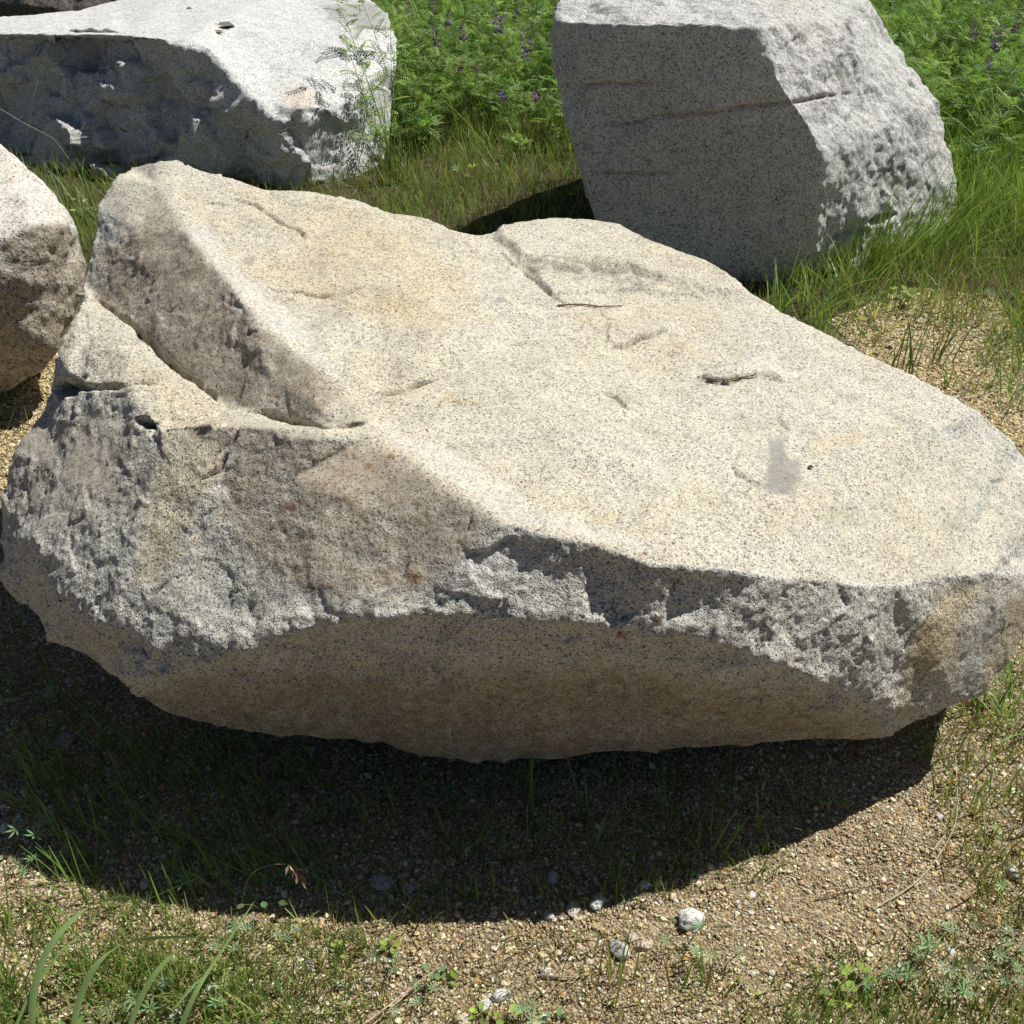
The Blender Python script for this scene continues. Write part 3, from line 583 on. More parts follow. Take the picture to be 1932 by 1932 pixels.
# ---- two dark rocks at the back
def far_rock(cx, cy, rx, ry, rz, seed):
    import bmesh
    bm = bmesh.new(); bmesh.ops.create_icosphere(bm, subdivisions=6, radius=1)
    V = np.array([v.co[:] for v in bm.verts]); F = np.array([[v.index for v in f.verts] for f in bm.faces]); bm.free()
    n = V.copy(); f1, f2, val = worley(V, 1.6, seed)
    V = V * (1 + .22 * (val - .5) * sstep(0, .2, f2 - f1) + .16 * fbm(V, 1.8, seed, 5))[:, None]
    V = np.sign(V) * np.abs(V) ** .8 * np.array([rx, ry, rz]); V[:, 2] += rz * .55
    z = np.zeros(len(V))
    return V, F, dict(brown=.5 + z, ochre=z, rough=1 + z, dark=.9 + z, patch=z, rust=z, whiten=z)
g_dark = granite("dark_granite", light=(.36, .34, .31), white=(.42, .41, .39), dark=.2, grain=90, bump=2.5)
for (cx, cy, rx, ry, rz, sd_, lab) in ((-3.75, 8.1, 1.0, .6, .36, 3, "dark rough rock poking up past the far corner of the long slab"), (3.05, 8.6, .55, .5, .62, 9, "shadowy dark rock among greenery behind the tall upright block")):
    V, F, at = far_rock(cx, cy, rx, ry, rz, sd_)
    o = link("rock", mesh_np("rock", V, [F], smooth=True, attrs=at), g_dark, loc=(cx, cy, 0)); tag(o, lab, "rock")

# ------------------------------------------------------------------ growing things: shared makers
class MB:
    """collects faces of one mesh"""
    def __init__(s): s.V = []; s.F3 = []; s.F4 = []; s.C = []; s.n = 0
    def add(s, V, F, C):
        V = np.asarray(V, float).reshape(-1, 3); F = np.asarray(F, int) + s.n; s.V.append(V)
        C = np.asarray(C, float); s.C.append(np.broadcast_to(C, (len(V), 3)) if C.ndim == 1 else C)
        (s.F3 if F.shape[1] == 3 else s.F4).append(F); s.n += len(V)
    def mesh(s, name, smooth=False, origin=(0, 0, 0)):
        V = np.concatenate(s.V) - np.asarray(origin, float); F = []
        if s.F3: F.append(np.concatenate(s.F3))
        if s.F4: F.append(np.concatenate(s.F4))
        return mesh_np(name, V, F, col=np.concatenate(s.C), smooth=smooth)
def blades(mb, base, h, w, az, lean, droop, col, K=4, twist=None, tipcol=None):
    base = np.asarray(base, float).reshape(-1, 3); n = len(base)
    ex = lambda a: np.broadcast_to(np.asarray(a, float), (n,))
    h, w, az, lean, droop = map(ex, (h, w, az, lean, droop)); col = np.broadcast_to(np.asarray(col, float), (n, 3))
    tw = rng.normal(0, .8, n) if twist is None else ex(twist)
    side = np.stack([-np.sin(az + tw), np.cos(az + tw), 0 * az], 1)
    p = base.copy(); rows = []; cols = []
    for k in range(K + 1):
        t = k / K; ww = w * (1 - t ** 1.8) * (.75 + .5 * min(1, 3 * t)) * .5 + .00025
        rows.append(p - side * ww[:, None]); rows.append(p + side * ww[:, None])
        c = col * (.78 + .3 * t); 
        if tipcol is not None: c = c + (np.asarray(tipcol) - c) * max(0, t - .55) * 1.3
        cols += [c, c]
        a = lean + droop * (t + .5 / K)
        p = p + np.stack([np.cos(az) * np.sin(a), np.sin(az) * np.sin(a), np.cos(a)], 1) * (h / K)[:, None]
    V = np.stack(rows, 1).reshape(-1, 3); C = np.stack(cols, 1).reshape(-1, 3)
    q = np.array([[2 * k, 2 * k + 1, 2 * k + 3, 2 * k + 2] for k in range(K)])
    mb.add(V, (np.arange(n)[:, None, None] * (2 * K + 2) + q).reshape(-1, 4), C)
def frames(d, up):
    """rotation matrices whose x axis is d and whose z axis is near up"""
    d = d / np.linalg.norm(d, axis=1, keepdims=True); y = np.cross(up, d); y /= np.linalg.norm(y, axis=1, keepdims=True) + 1e-9
    z = np.cross(d, y); return np.stack([d, y, z], 2)
def stamp(mb, TV, TF, M, pos, col, shade=None):
    """many copies of a little shape in one mesh"""
    n = len(pos); V = np.einsum('nij,kj->nki', M, TV) + pos[:, None, :]
    C = np.broadcast_to(np.asarray(col, float).reshape(n, 1, 3) if np.ndim(col) > 1 else np.asarray(col, float), (n, len(TV), 3))
    if shade is not None: C = C * shade[None, :, None]
    mb.add(V.reshape(-1, 3), (np.arange(n)[:, None, None] * len(TV) + TF).reshape(-1, TF.shape[1]), C.reshape(-1, 3))
def tube(mb, pts, r0, r1, col, sides=5):
    pts = np.asarray(pts, float); n = len(pts); V = []
    for k in range(n):
        d = pts[min(k + 1, n - 1)] - pts[max(k - 1, 0)]; d /= np.linalg.norm(d) + 1e-9
        a = np.cross(d, [0, 0, 1.0] if abs(d[2]) < .9 else [1.0, 0, 0]); a /= np.linalg.norm(a); b_ = np.cross(d, a)
        r = r0 + (r1 - r0) * k / (n - 1)
        V += [pts[k] + r * (math.cos(2 * math.pi * j / sides) * a + math.sin(2 * math.pi * j / sides) * b_) for j in range(sides)]
    F = [[k * sides + j, k * sides + (j + 1) % sides, (k + 1) * sides + (j + 1) % sides, (k + 1) * sides + j] for k in range(n - 1) for j in range(sides)]
    mb.add(V, F, col)
def curve(pts, n=12):
    """a smooth line through a few points"""
    p = np.asarray(pts, float); p = np.vstack([2 * p[0] - p[1], p, 2 * p[-1] - p[-2]]); out = []
    for k in range(1, len(p) - 2):
        for t in np.linspace(0, 1, n, endpoint=False):
            out.append(.5 * (2 * p[k] + (p[k + 1] - p[k - 1]) * t + (2 * p[k - 1] - 5 * p[k] + 4 * p[k + 1] - p[k + 2]) * t * t + (3 * p[k] - p[k - 1] - 3 * p[k + 1] + p[k + 2]) * t ** 3))
    return np.array(out + [p[-2]])
def ribbon(mb, line, width, side, col, fold=.25, taper=2.6):
    """one broad blade with a folded midrib"""
    n = len(line); V = []; C = []
    for k, p in enumerate(line):
        t = k / (n - 1); w = width * .5 * (1 - t ** taper) * (.7 + .3 * min(1, 5 * t)) + .0003
        d = line[min(k + 1, n - 1)] - line[max(k - 1, 0)]; d /= np.linalg.norm(d) + 1e-9
        s_ = np.asarray(side, float); s_ = s_ - d * (s_ @ d); s_ /= np.linalg.norm(s_) + 1e-9; nz = np.cross(d, s_)
        V += [p - s_ * w + nz * w * fold, p, p + s_ * w + nz * w * fold]; C += [np.asarray(col) * (.85 + .3 * t)] * 3
    F = []
    for k in range(n - 1):
        F += [[3 * k, 3 * k + 1, 3 * k + 4, 3 * k + 3], [3 * k + 1, 3 * k + 2, 3 * k + 5, 3 * k + 4]]
    mb.add(V, F, np.array(C))
# leaf shapes
def pinnate(pairs=7, L=.062, l=.015, w=.0046):
    V = []; F = []; n = 0
    for k in range(pairs):
        x = L * (.12 + .88 * k / pairs); z = .25 * L * (x / L) * (1 - x / L); s = 1 - .35 * (k / pairs) ** 2
        for sg in (-1, 1):
            V += [(x, 0, z), (x + .45 * l * s, sg * .55 * l * s - sg * .0 + w * .5 * s * -.6, z + .001), (x + .5 * l * s, sg * l * s, z - .0015), (x + .0 * l, sg * .5 * l * s, z + .001)]
            V[-3] = (x + .28 * l * s + w * .5, sg * .5 * l * s, z + .001); V[-1] = (x + .22 * l * s - w * .5, sg * .5 * l * s, z + .001)
            F.append([n, n + 1, n + 2, n + 3]); n += 4
    V += [(0, -.0005, 0), (0, .0005, 0), (L, .0005, 0), (L, -.0005, 0)]; F.append([n, n + 1, n + 2, n + 3])
    return np.array(V), np.array(F)
PINN = pinnate()
def palmate(k=8, L=.021, w=.0046, cup=.35, full=True):
    V = []; F = []
    for j in range(k):
        a = 2 * math.pi * (j + .5) / k if full else -2.2 + 4.4 * j / (k - 1); ca, sa = math.cos(a), math.sin(a); s = 1 + .18 * math.sin(j * 2.4)
        for x, y, z in ((0, 0, 0), (.55, -.5 * w / L, .14), (1.0, 0, cup * .8), (.55, .5 * w / L, .14), (.55, 0, .10)):
            X, Y, Z = x * L * s, y * L, (z + cup * x * .5) * L * s; V.append((X * ca - Y * sa, X * sa + Y * ca, Z))
        b_ = 5 * j; F += [[b_, b_ + 1, b_ + 4], [b_ + 1, b_ + 2, b_ + 4], [b_ + 2, b_ + 3, b_ + 4], [b_ + 3, b_, b_ + 4]]
    return np.array(V), np.array(F)
PALM = palmate()
OVAL = (np.array([(0, 0, 0), (.3, -.42, .06), (.7, -.44, .05), (1, 0, -.04), (.7, .44, .05), (.3, .42, .06), (.5, 0, -.02)]), np.array([[0, 1, 6], [1, 2, 6], [2, 3, 6], [3, 4, 6], [4, 5, 6], [5, 0, 6]]))
PETAL = (np.array([(0, 0, 0), (.5, -.22, .10), (1, 0, .02), (.5, .22, .10)]), np.array([[0, 1, 2, 3]]))
M_grass = leafmat("grass_blade", .45, .34, .5); M_broad = leafmat("broad_blade", .27, .22, .6); M_leaf = leafmat("green_leaf", .55, .30, .35); M_petal = leafmat("purple_petal", .6, .25, .3); M_dry = tintmat("dry_stem", .8, .3, 40)
M_peb = tintmat("pebble_stone", .75, .35, 350.0, ((.72, .71, .7), (1.2, 1.2, 1.2)))
def rand_in(poly, n):
    """n points on the ground inside a picture outline"""
    W = np.array([G(*p)[:2] for p in poly]); lo, hi = W.min(0), W.max(0); out = np.zeros((0, 2))
    while len(out) < n:
        q = rng.uniform(lo, hi, (n * 2, 2)); out = np.vstack([out, q[polysd(q[:, 0], q[:, 1], W) > 0]])
    return out[:n]
def onground(q): return np.column_stack([q, gz(q[:, 0], q[:, 1])])
def pal(cols, n, jit=.18, p=None):
    c = np.array(cols)[rng.choice(len(cols), n, p=p)]; return np.clip(c * (1 + rng.normal(0, jit, (n, 1))) * (1 + rng.normal(0, .06, (n, 3))), .004, 1)
GREEN = [(.24, .39, .09), (.30, .43, .11), (.17, .30, .07)]; OLIVE = [(.35, .40, .13), (.41, .43, .15), (.27, .34, .10)]; STRAW = [(.46, .36, .20), (.36, .27, .14), (.26, .18, .09)]
LUSH = [(.27, .43, .12), (.34, .49, .15), (.20, .34, .09), (.42, .54, .20)]; GLAUC = [(.27, .40, .22), (.21, .36, .18), (.33, .45, .28)]

# ------------------------------------------------------------------ grit on the bare ground
import bmesh
bm = bmesh.new(); bmesh.ops.create_icosphere(bm, subdivisions=1, radius=1)
ICO = np.array([v.co[:] for v in bm.verts]); ICF = np.array([[v.index for v in f.verts] for f in bm.faces]); bm.free()
def grit(mb, pos, r, tone=(1, 1, 1)):
    n = len(pos); sc = r[:, None] * rng.uniform(.6, 1.25, (n, 3)) * np.array([1, 1, .75])
    V = ICO[None] * (1 + rng.uniform(-.28, .28, (n, 12, 1))) * sc[:, None, :]
    a = rng.uniform(0, 6.28, n); b_ = rng.normal(0, .5, n); ca, sa, cb, sb = np.cos(a), np.sin(a), np.cos(b_), np.sin(b_)
    x, y, z = V[..., 0], V[..., 1], V[..., 2]
    x, z = x * cb[:, None] + z * sb[:, None], z * cb[:, None] - x * sb[:, None]
    V = np.stack([x * ca[:, None] - y * sa[:, None], x * sa[:, None] + y * ca[:, None], z], 2) + pos[:, None, :]
    col = pal([(.53, .41, .24), (.64, .54, .36), (.74, .67, .50), (.74, .71, .62), (.50, .30, .12), (.40, .36, .30), (.28, .20, .11)], n, .16, [.27, .25, .15, .07, .08, .09, .09]) * np.array(tone) * np.array([1.05, 1.08, 1.02])
    mb.add(V.reshape(-1, 3), (np.arange(n)[:, None, None] * 12 + ICF).reshape(-1, 3), np.repeat(col, 12, 0))
mb = MB()
FOREPOLY = [(-300, 1120), (60, 1120), (300, 1330), (900, 1420), (1650, 1370), (1880, 1220), (2250, 1100), (2300, 2060), (-350, 2060)]
for n, lo, hi, lift in ((96000, .0010, .0020, .0007), (30000, .0020, .0035, .0014), (3200, .0035, .0070, .0022)):
    q = rand_in(FOREPOLY, n); q = q[(pn(np.column_stack([q, 0 * q[:, 0]]), 5, 301) + rng.normal(0, .35, len(q))) > (-.45 if hi > .004 else -.9)]
    p = onground(q); p[:, 2] += lift; grit(mb, p, rng.uniform(lo, hi, len(p)))
for poly, n in (([(1560, 600), (1720, 540), (1880, 560), (1960, 700), (1990, 860), (1900, 830), (1700, 720)], 15000), ([(-200, 690), (120, 640), (120, 760), (60, 900), (-200, 960)], 9000)):
    p = onground(rand_in(poly, n)); p[:, 2] += .002; grit(mb, p, rng.uniform(.0022, .0062, n), (1.0, .97, .88))
o = link("gravel", mb.mesh("gravel"), M_peb); tag(o, "loose tan grit and small pebbles strewn over the bare ground", "gravel", kind="stuff")

# ------------------------------------------------------------------ meadow grass behind, thin grass in front
def keep_out(q):
    """clear of the rocks' footprints"""
    k = np.ones(len(q), bool)
    for cx, cy, rx, ry in ((.05, 2.0, .95, .45), (.85, 4.55, .55, .45), (-1.9, 5.9, 1.1, .75), (-1.75, 3.25, .40, .30)):
        k &= np.hypot((q[:, 0] - cx) / rx, (q[:, 1] - cy) / ry) > 1
    return k
mb = MB()
n = 118000; q = np.column_stack([rng.uniform(-1, 1, n), rng.uniform(2.75, 9.5, n)]); q[:, 0] *= .62 * q[:, 1] + .6
q = q[keep_out(q)]; q = q[rng.uniform(0, 1, len(q)) < meadow(q[:, 0], q[:, 1]) * 1.05]
p = onground(q); n = len(p); pat = pn(p * np.array([1, 1, 0]), 1.7, 311); lush = np.clip(sstep(3.7, 4.6, q[:, 1] + .4 * pat) * sstep(.9, 1.5, q[:, 0]) , 0, 1)
h = (.06 + .10 * rng.random(n) + .05 * pat) * (1 + 1.0 * lush) * (1 + .05 * (q[:, 1] - 4)); h = np.clip(h * np.where(q[:, 0] < 1.0, .5 + .5 * np.maximum(sstep(4.8, 5.4, q[:, 1]), .6 * sstep(-.75, -.5, q[:, 0]) * sstep(.35, .1, q[:, 0])), 1), .025, .4)
c = pal(GREEN + OLIVE + STRAW, n, .2, [.18, .18, .12, .18, .12, .12, .04, .03, .03]); c = c + (pal([(.29, .42, .08), (.35, .45, .09), (.21, .35, .07)], n) - c) * lush[:, None] * .8
dry = sstep(.1, .6, pn(p * np.array([1, 1, 0]), 2.6, 317))[:, None] * (1 - lush[:, None]); c = c + (pal(STRAW + OLIVE, n) - c) * dry * .28
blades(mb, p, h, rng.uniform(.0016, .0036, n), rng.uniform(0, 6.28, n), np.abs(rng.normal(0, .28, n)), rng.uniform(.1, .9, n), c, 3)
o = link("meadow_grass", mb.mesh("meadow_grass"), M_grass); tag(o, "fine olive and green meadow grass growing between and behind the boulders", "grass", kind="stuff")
mb = MB()
for poly, n, h0, h1, az, ln, cols, w0 in (
        ([(-60, 1700), (200, 1680), (420, 1740), (700, 1760), (760, 2000), (-100, 2000)], 5200, .012, .05, None, .25, OLIVE + GREEN + STRAW[:1], .0016),
        ([(-60, 1850), (260, 1800), (520, 1860), (640, 2000), (-100, 2000)], 1900, .03, .085, None, .25, OLIVE + GREEN, .0018),
        ([(1420, 1850), (1560, 1790), (1760, 1740), (2000, 1700), (2040, 2000), (1380, 2000)], 1900, .010, .045, None, .25, OLIVE + GREEN + STRAW[1:], .0016),
        ([(1720, 1400), (1900, 1260), (2060, 1180), (2080, 1700), (1880, 1740), (1800, 1600)], 1700, .02, .075, None, .3, OLIVE + GREEN + STRAW[:2], .0017),
        ([(700, 1740), (1100, 1760), (1450, 1850), (1400, 2000), (700, 2000)], 1300, .012, .045, None, .25, OLIVE + STRAW, .0014),
        ([(640, 1690), (1000, 1670), (1350, 1620), (1500, 1590), (1460, 1660), (1100, 1730), (680, 1755)], 420, .02, .06, None, .2, GREEN + OLIVE, .0016),
        ([(60, 1400), (330, 1390), (600, 1420), (640, 1700), (430, 1700), (180, 1640), (60, 1560)], 900, .05, .12, 2.7, .35, GREEN + OLIVE[:1], .0022),
        ([(560, 1450), (1500, 1450), (1560, 1540), (1200, 1660), (600, 1700)], 700, .03, .12, None, .25, GREEN, .0020),
        ([(-200, 1130), (0, 1130), (100, 1240), (240, 1380), (40, 1540), (-200, 1540)], 700, .03, .09, None, .3, GREEN + OLIVE, .0020),
        ([(1480, 1880), (1700, 1860), (1932, 1880), (1960, 1990), (1450, 1990)], 380, .025, .06, 1.2, .3, OLIVE + GREEN, .0018),
        ([(-150, 800), (60, 720), (100, 760), (20, 900), (-150, 900)], 130, .03, .08, None, .25, GREEN + OLIVE, .0022)):
    p = onground(rand_in(poly, n)); p = p[(pn(p * np.array([1, 1, 0]), 9, 323) + rng.normal(0, .25, n)) > -.25]; n = len(p)
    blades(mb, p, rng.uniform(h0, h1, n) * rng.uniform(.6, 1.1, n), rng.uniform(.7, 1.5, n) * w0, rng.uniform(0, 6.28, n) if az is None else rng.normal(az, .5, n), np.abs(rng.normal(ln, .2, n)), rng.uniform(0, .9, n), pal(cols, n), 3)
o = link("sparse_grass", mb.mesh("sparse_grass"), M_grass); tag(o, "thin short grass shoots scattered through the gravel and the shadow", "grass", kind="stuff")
# dead straw and bits lying on the ground
mb = MB()
for poly, n, l0, l1 in ((FOREPOLY, 1500, .008, .035), ([(1560, 600), (1720, 500), (1932, 500), (1990, 860), (1700, 720)], 500, .02, .07), ([(620, 480), (700, 250), (1060, 250), (1110, 480)], 700, .02, .08)):
    p = onground(rand_in(poly, n)); p[:, 2] += .004
    blades(mb, p, rng.uniform(l0, l1, n), rng.uniform(.0008, .0018, n), rng.normal(.35, .9, n) + rng.choice([0, math.pi], n), rng.uniform(1.25, 1.55, n), rng.uniform(-.1, .25, n), pal([(.34, .26, .16), (.20, .14, .09), (.46, .38, .26), (.12, .085, .06)], n), 2)
o = link("dry_litter", mb.mesh("dry_litter"), M_dry); tag(o, "bits of dead straw and root lying on the grit", "litter", kind="stuff")

# ------------------------------------------------------------------ the leafy mass of vetch, and flowering stems one by one
def vetch_mass(mb, q, H, per, rise=.0):
    """leafy stems rooted at q, height H"""
    n = len(q); base = onground(q); az = rng.uniform(0, 6.28, n); lean = rng.uniform(.05, .75, n); K = 6
    pts = [base]; 
    for k in range(K):
        a = lean + .25 * k / K * rng.normal(1, .5, n); az = az + rng.normal(0, .35, n)
        pts.append(pts[-1] + np.stack([np.cos(az) * np.sin(a), np.sin(az) * np.sin(a), np.cos(a)], 1) * (H / K / .85)[:, None])
    pts = np.stack(pts, 1)
    side = np.array([.0009, .0004, 0])
    V = np.stack([pts - side, pts + side], 2).reshape(n, -1, 3); f = np.array([[2 * k, 2 * k + 1, 2 * k + 3, 2 * k + 2] for k in range(K)])
    mb.add(V.reshape(-1, 3), (np.arange(n)[:, None, None] * (2 * K + 2) + f).reshape(-1, 4), np.repeat(pal([(.13, .20, .07), (.18, .20, .09)], n), 2 * K + 2, 0))
    m = n * per; i = np.repeat(np.arange(n), per); t = rng.uniform(.12, 1, m) ** .75 * K; k0 = np.minimum(t.astype(int), K - 1); fr = (t - k0)[:, None]
    pos = pts[i, k0] * (1 - fr) + pts[i, k0 + 1] * fr
    a = rng.uniform(0, 6.28, m); el_ = rng.normal(.30, .35, m); d = np.stack([np.cos(a) * np.cos(el_), np.sin(a) * np.cos(el_), np.sin(el_)], 1)
    up = np.column_stack([rng.normal(0, .45, m), rng.normal(0, .45, m), np.ones(m)]); M = frames(d, up) * rng.uniform(.8, 1.7, m)[:, None, None]; pl = rng.random(m) < .045; tone = np.repeat(1 + rng.normal(0, .16, n), per)[:, None]; cl = np.clip(pal(LUSH, m, .2) * tone, .01, 1)
    stamp(mb, PINN[0], PINN[1], M[~pl], pos[~pl], cl[~pl])
    stamp(mb, PALM[0], PALM[1], frames(np.column_stack([d[pl, :2], 0 * d[pl, 2]]), up[pl] + np.array([0, -.4, .3])) * rng.uniform(1.3, 2.2, pl.sum())[:, None, None], pos[pl], pal(GLAUC, pl.sum(), .2))
    return pts
mb = MB()
def mass_points(n, x0, x1, y0, y1, test):
    q = np.column_stack([rng.uniform(x0, x1, n * 3), rng.uniform(y0, y1, n * 3)]); return q[test(q)][:n]
qc = mass_points(1500, -1.35, .75, 5.35, 9.6, lambda q: keep_out(q) & (q[:, 1] > 5.3 + .7 * pn(np.column_stack([q, 0 * q[:, 0]]), 2.2, 403) + .35 * np.abs(rng.normal(0, 1, len(q)))) & ((q[:, 0] > -.78) | (q[:, 1] > 6.9)))
hn = lambda q: np.clip(.85 + .75 * pn(np.column_stack([q, 0 * q[:, 0]]), 1.9, 401) + .3 * pn(np.column_stack([q, 0 * q[:, 0]]), 5, 402), .3, 1.5)
qc = qc[rng.random(len(qc)) < sstep(.35, .7, hn(qc))]
vetch_mass(mb, qc, rng.uniform(.24, .50, len(qc)) * sstep(5.0, 6.3, qc[:, 1] + .2) * hn(qc), 15)
qr = mass_points(2600, 1.45, 5.6, 4.55, 9.8, lambda q: keep_out(q) & (q[:, 1] > 4.65 - .12 * (q[:, 0] - 2) + .5 * pn(np.column_stack([q, 0 * q[:, 0]]), 2.2, 404) + .2 * np.abs(rng.normal(0, 1, len(q)))) & (q[:, 0] > 1.6 + .06 * (q[:, 1] - 4.6)) & (q[:, 0] < .56 * q[:, 1] + .5))
qr = qr[rng.random(len(qr)) < sstep(.35, .7, hn(qr))]; vetch_mass(mb, qr, rng.uniform(.28, .58, len(qr)) * sstep(4.2, 5.4, qr[:, 1]) * hn(qr), 15)
ql = mass_points(200, -3.6, 1.4, 8.6, 9.8, lambda q: keep_out(q)); vetch_mass(mb, ql, rng.uniform(.2, .4, len(ql)), 12)
qg = np.vstack([qc[rng.integers(len(qc), size=900)], qr[rng.integers(len(qr), size=1600)]]) + rng.normal(0, .15, (2500, 2)); qg = qg[keep_out(qg)]; ng = len(qg)
blades(mb, onground(qg), rng.uniform(.25, .62, ng), rng.uniform(.0025, .006, ng), rng.uniform(0, 6.28, ng), np.abs(rng.normal(.2, .2, ng)), rng.uniform(.2, 1.2, ng), pal([(.30, .46, .11), (.38, .50, .15), (.24, .38, .09), (.50, .47, .24)], ng), 5)
o = link("vetch_foliage", mb.mesh("vetch_foliage"), M_leaf); tag(o, "dense green mass of feathery vetch leaves filling the back of the meadow", "foliage", kind="stuff")

def flower_spike(mb, base, d, L=.055, n=46, col=((.26, .08, .46), (.38, .15, .58), (.15, .05, .28), (.52, .36, .60))):
    d = d / np.linalg.norm(d); t = rng.random(n); pos = base + d * (t * L)[:, None]
    a = rng.uniform(0, 6.28, n); e1 = np.cross(d, [0, 0, 1.0]); e1 /= np.linalg.norm(e1) + 1e-9; e2 = np.cross(d, e1)
    out = np.cos(a)[:, None] * e1 + np.sin(a)[:, None] * e2 + np.array([0, 0, -.35]) + .4 * d
    M = frames(out, rng.normal(0, 1, (n, 3)) + np.array([0, 0, .5])) * (.021 * (1.15 - .6 * t) * rng.uniform(.8, 1.2, n))[:, None, None]
    stamp(mb, PETAL[0], PETAL[1], M, pos, pal(col, n, .2))
def flowering_vetch(x, y, H, lean_az, lean, label, spikes=2, L=.06, leaves=9, name="flowering_vetch", big=1.0):
    z = gz1(x, y); root = empty(name, (x, y, z)); tag(root, label, "wildflower", "purple flowering vetch stems" if spikes else "leafy vetch stems by the slab")
    K = 7; pts = [np.zeros(3)]; az = lean_az
    for k in range(K):
        a = lean * (.4 + .9 * k / K); az += rng.normal(0, .15)
        pts.append(pts[-1] + np.array([math.cos(az) * math.sin(a), math.sin(az) * math.sin(a), math.cos(a)]) * H / K)
    pts = np.array(pts); m = MB(); tube(m, curve(pts, 4), .0016, .0009, (.15, .22, .08), 4); link("stem", m.mesh("stem"), M_leaf, root)
    m = MB(); t = np.linspace(.2, .95, leaves) * K; k0 = np.minimum(t.astype(int), K - 1); fr = (t - k0)[:, None]; pos = pts[k0] * (1 - fr) + pts[k0 + 1] * fr
    a = np.arange(leaves) * 2.6 + rng.normal(0, .5, leaves); el_ = rng.normal(.35, .25, leaves); d = np.stack([np.cos(a) * np.cos(el_), np.sin(a) * np.cos(el_), np.sin(el_)], 1)
    stamp(m, PINN[0], PINN[1], frames(d, np.column_stack([rng.normal(0, .3, (leaves, 2)), np.ones(leaves)])) * (big * rng.uniform(.9, 1.3, leaves))[:, None, None], pos, pal(LUSH, leaves))
    link("foliage", m.mesh("foliage"), M_leaf, root)
    for k in range(spikes):
        m = MB(); b_ = pts[-1 - k]; a2 = az + (k - .5) * 2.0; d = np.array([math.cos(a2) * .25, math.sin(a2) * .25, 1.0]) if k else np.array([math.cos(az) * .3, math.sin(az) * .3, 1.0])
        d /= np.linalg.norm(d); st = b_ + d * .05 * (k > 0); flower_spike(m, st, d, L)
        sp_ = link("flower_spike", m.mesh("flower_spike"), M_petal, root); m = MB(); tube(m, [b_, st + d * .001, st + d * L], .0012, .0006, (.20, .22, .12), 4); link("flower_stalk", m.mesh("flower_stalk"), M_leaf, sp_)
    return root
# (picture spot of the flowers, height, spikes, spike length, label)
for (u, v, H, sp, L, y, lab) in (
        (786, 30, .50, 1, .07, 6.2, "pale violet vetch flower nearest the slab's far end, top of its stem against white rock"),
        (822, 28, .50, 1, .06, 6.4, "violet vetch flower just beside the palest one near the slab's end"),
        (838, 48, .47, 1, .06, 6.0, "small violet vetch flower just above the slab's grey end face"),
        (832, 82, .44, 2, .05, 5.9, "vetch with bluish flowers low beside the slab's grey end face"),
        (862, 130, .36, 1, .04, 5.75, "tiny low purple vetch flower close to the slab's corner"),
        (905, 140, .36, 1, .045, 5.8, "short purple vetch flower in the middle of the leaves, lowest of the middle ones"),
        (872, 75, .46, 1, .05, 6.1, "pinkish vetch flower head half hidden in leaves left of the tall dark spikes"),
        (938, 55, .50, 2, .075, 6.2, "vetch with two upright violet spikes standing side by side in the green mass"),
        (965, 45, .52, 1, .07, 6.3, "tall slender violet vetch spike leaning towards the granite block"),
        (985, 110, .46, 2, .11, 5.9, "vetch with the longest and darkest purple flower spike of all"),
        (1040, 32, .52, 1, .05, 6.6, "faded dark vetch flowers high up beside the granite block's left edge"),
        (1068, 60, .48, 1, .06, 6.4, "dusky vetch flower almost touching the granite block's left edge"),
        (950, 188, .34, 1, .03, 5.6, "small faded vetch flower low down where leaves give way to grass"),
        (1018, 188, .36, 1, .035, 5.5, "purplish vetch flower low beside the block, above a pale slanting straw"),
        (1872, 82, .58, 2, .075, 5.6, "vetch with bright violet spikes in the greenery beyond the block's lit side"),
        (1850, 72, .58, 1, .06, 5.9, "dark faded vetch spike beside the bright violet ones beyond the block"),
        (1918, 62, .60, 1, .08, 5.6, "deep purple vetch spike at the picture's edge beyond the block's lit side"),
        (1876, 150, .45, 1, .06, 5.3, "withered dusky vetch spike below the bright violet ones beyond the block"),
        (1905, 190, .42, 1, .05, 5.2, "reddish dying vetch flowers low in the shaded greenery beyond the block")):
    tip = P(u, v, y); H_ = max(.2, tip[2] - gz1(tip[0], tip[1])); la = rng.uniform(0, 6.28); ln = rng.uniform(.1, .3)
    off = np.array([math.cos(la), math.sin(la)]) * H_ * ln * .55
    flowering_vetch(tip[0] - off[0], tip[1] - off[1], H_ * 1.0, la, ln, lab, sp, L * 1.7)

for (x, y, H, az, ln, lv, lab) in ((-.60, 5.35, .78, 3.3, .36, 18, "tall leafy vetch spray arching over the slab's far white corner"), (-.62, 5.15, .60, 3.0, .26, 16, "leafy vetch climbing the slab's grey end face"), (-.55, 5.6, .80, 2.9, .34, 18, "pale feathery vetch spray against the slab's grey stained top"),
                       (-.56, 5.25, .66, 1.2, .16, 16, "upright leafy vetch just off the slab's end face"), (-.50, 5.75, .86, 3.4, .22, 18, "tallest leafy vetch between the slab's end and the flowers"), (-.42, 5.5, .55, .5, .3, 14, "leafy vetch leaning from the slab towards the block")):
    flowering_vetch(x, y, H, az, ln, lab, 0, .05, lv, "leafy_vetch", 1.5)

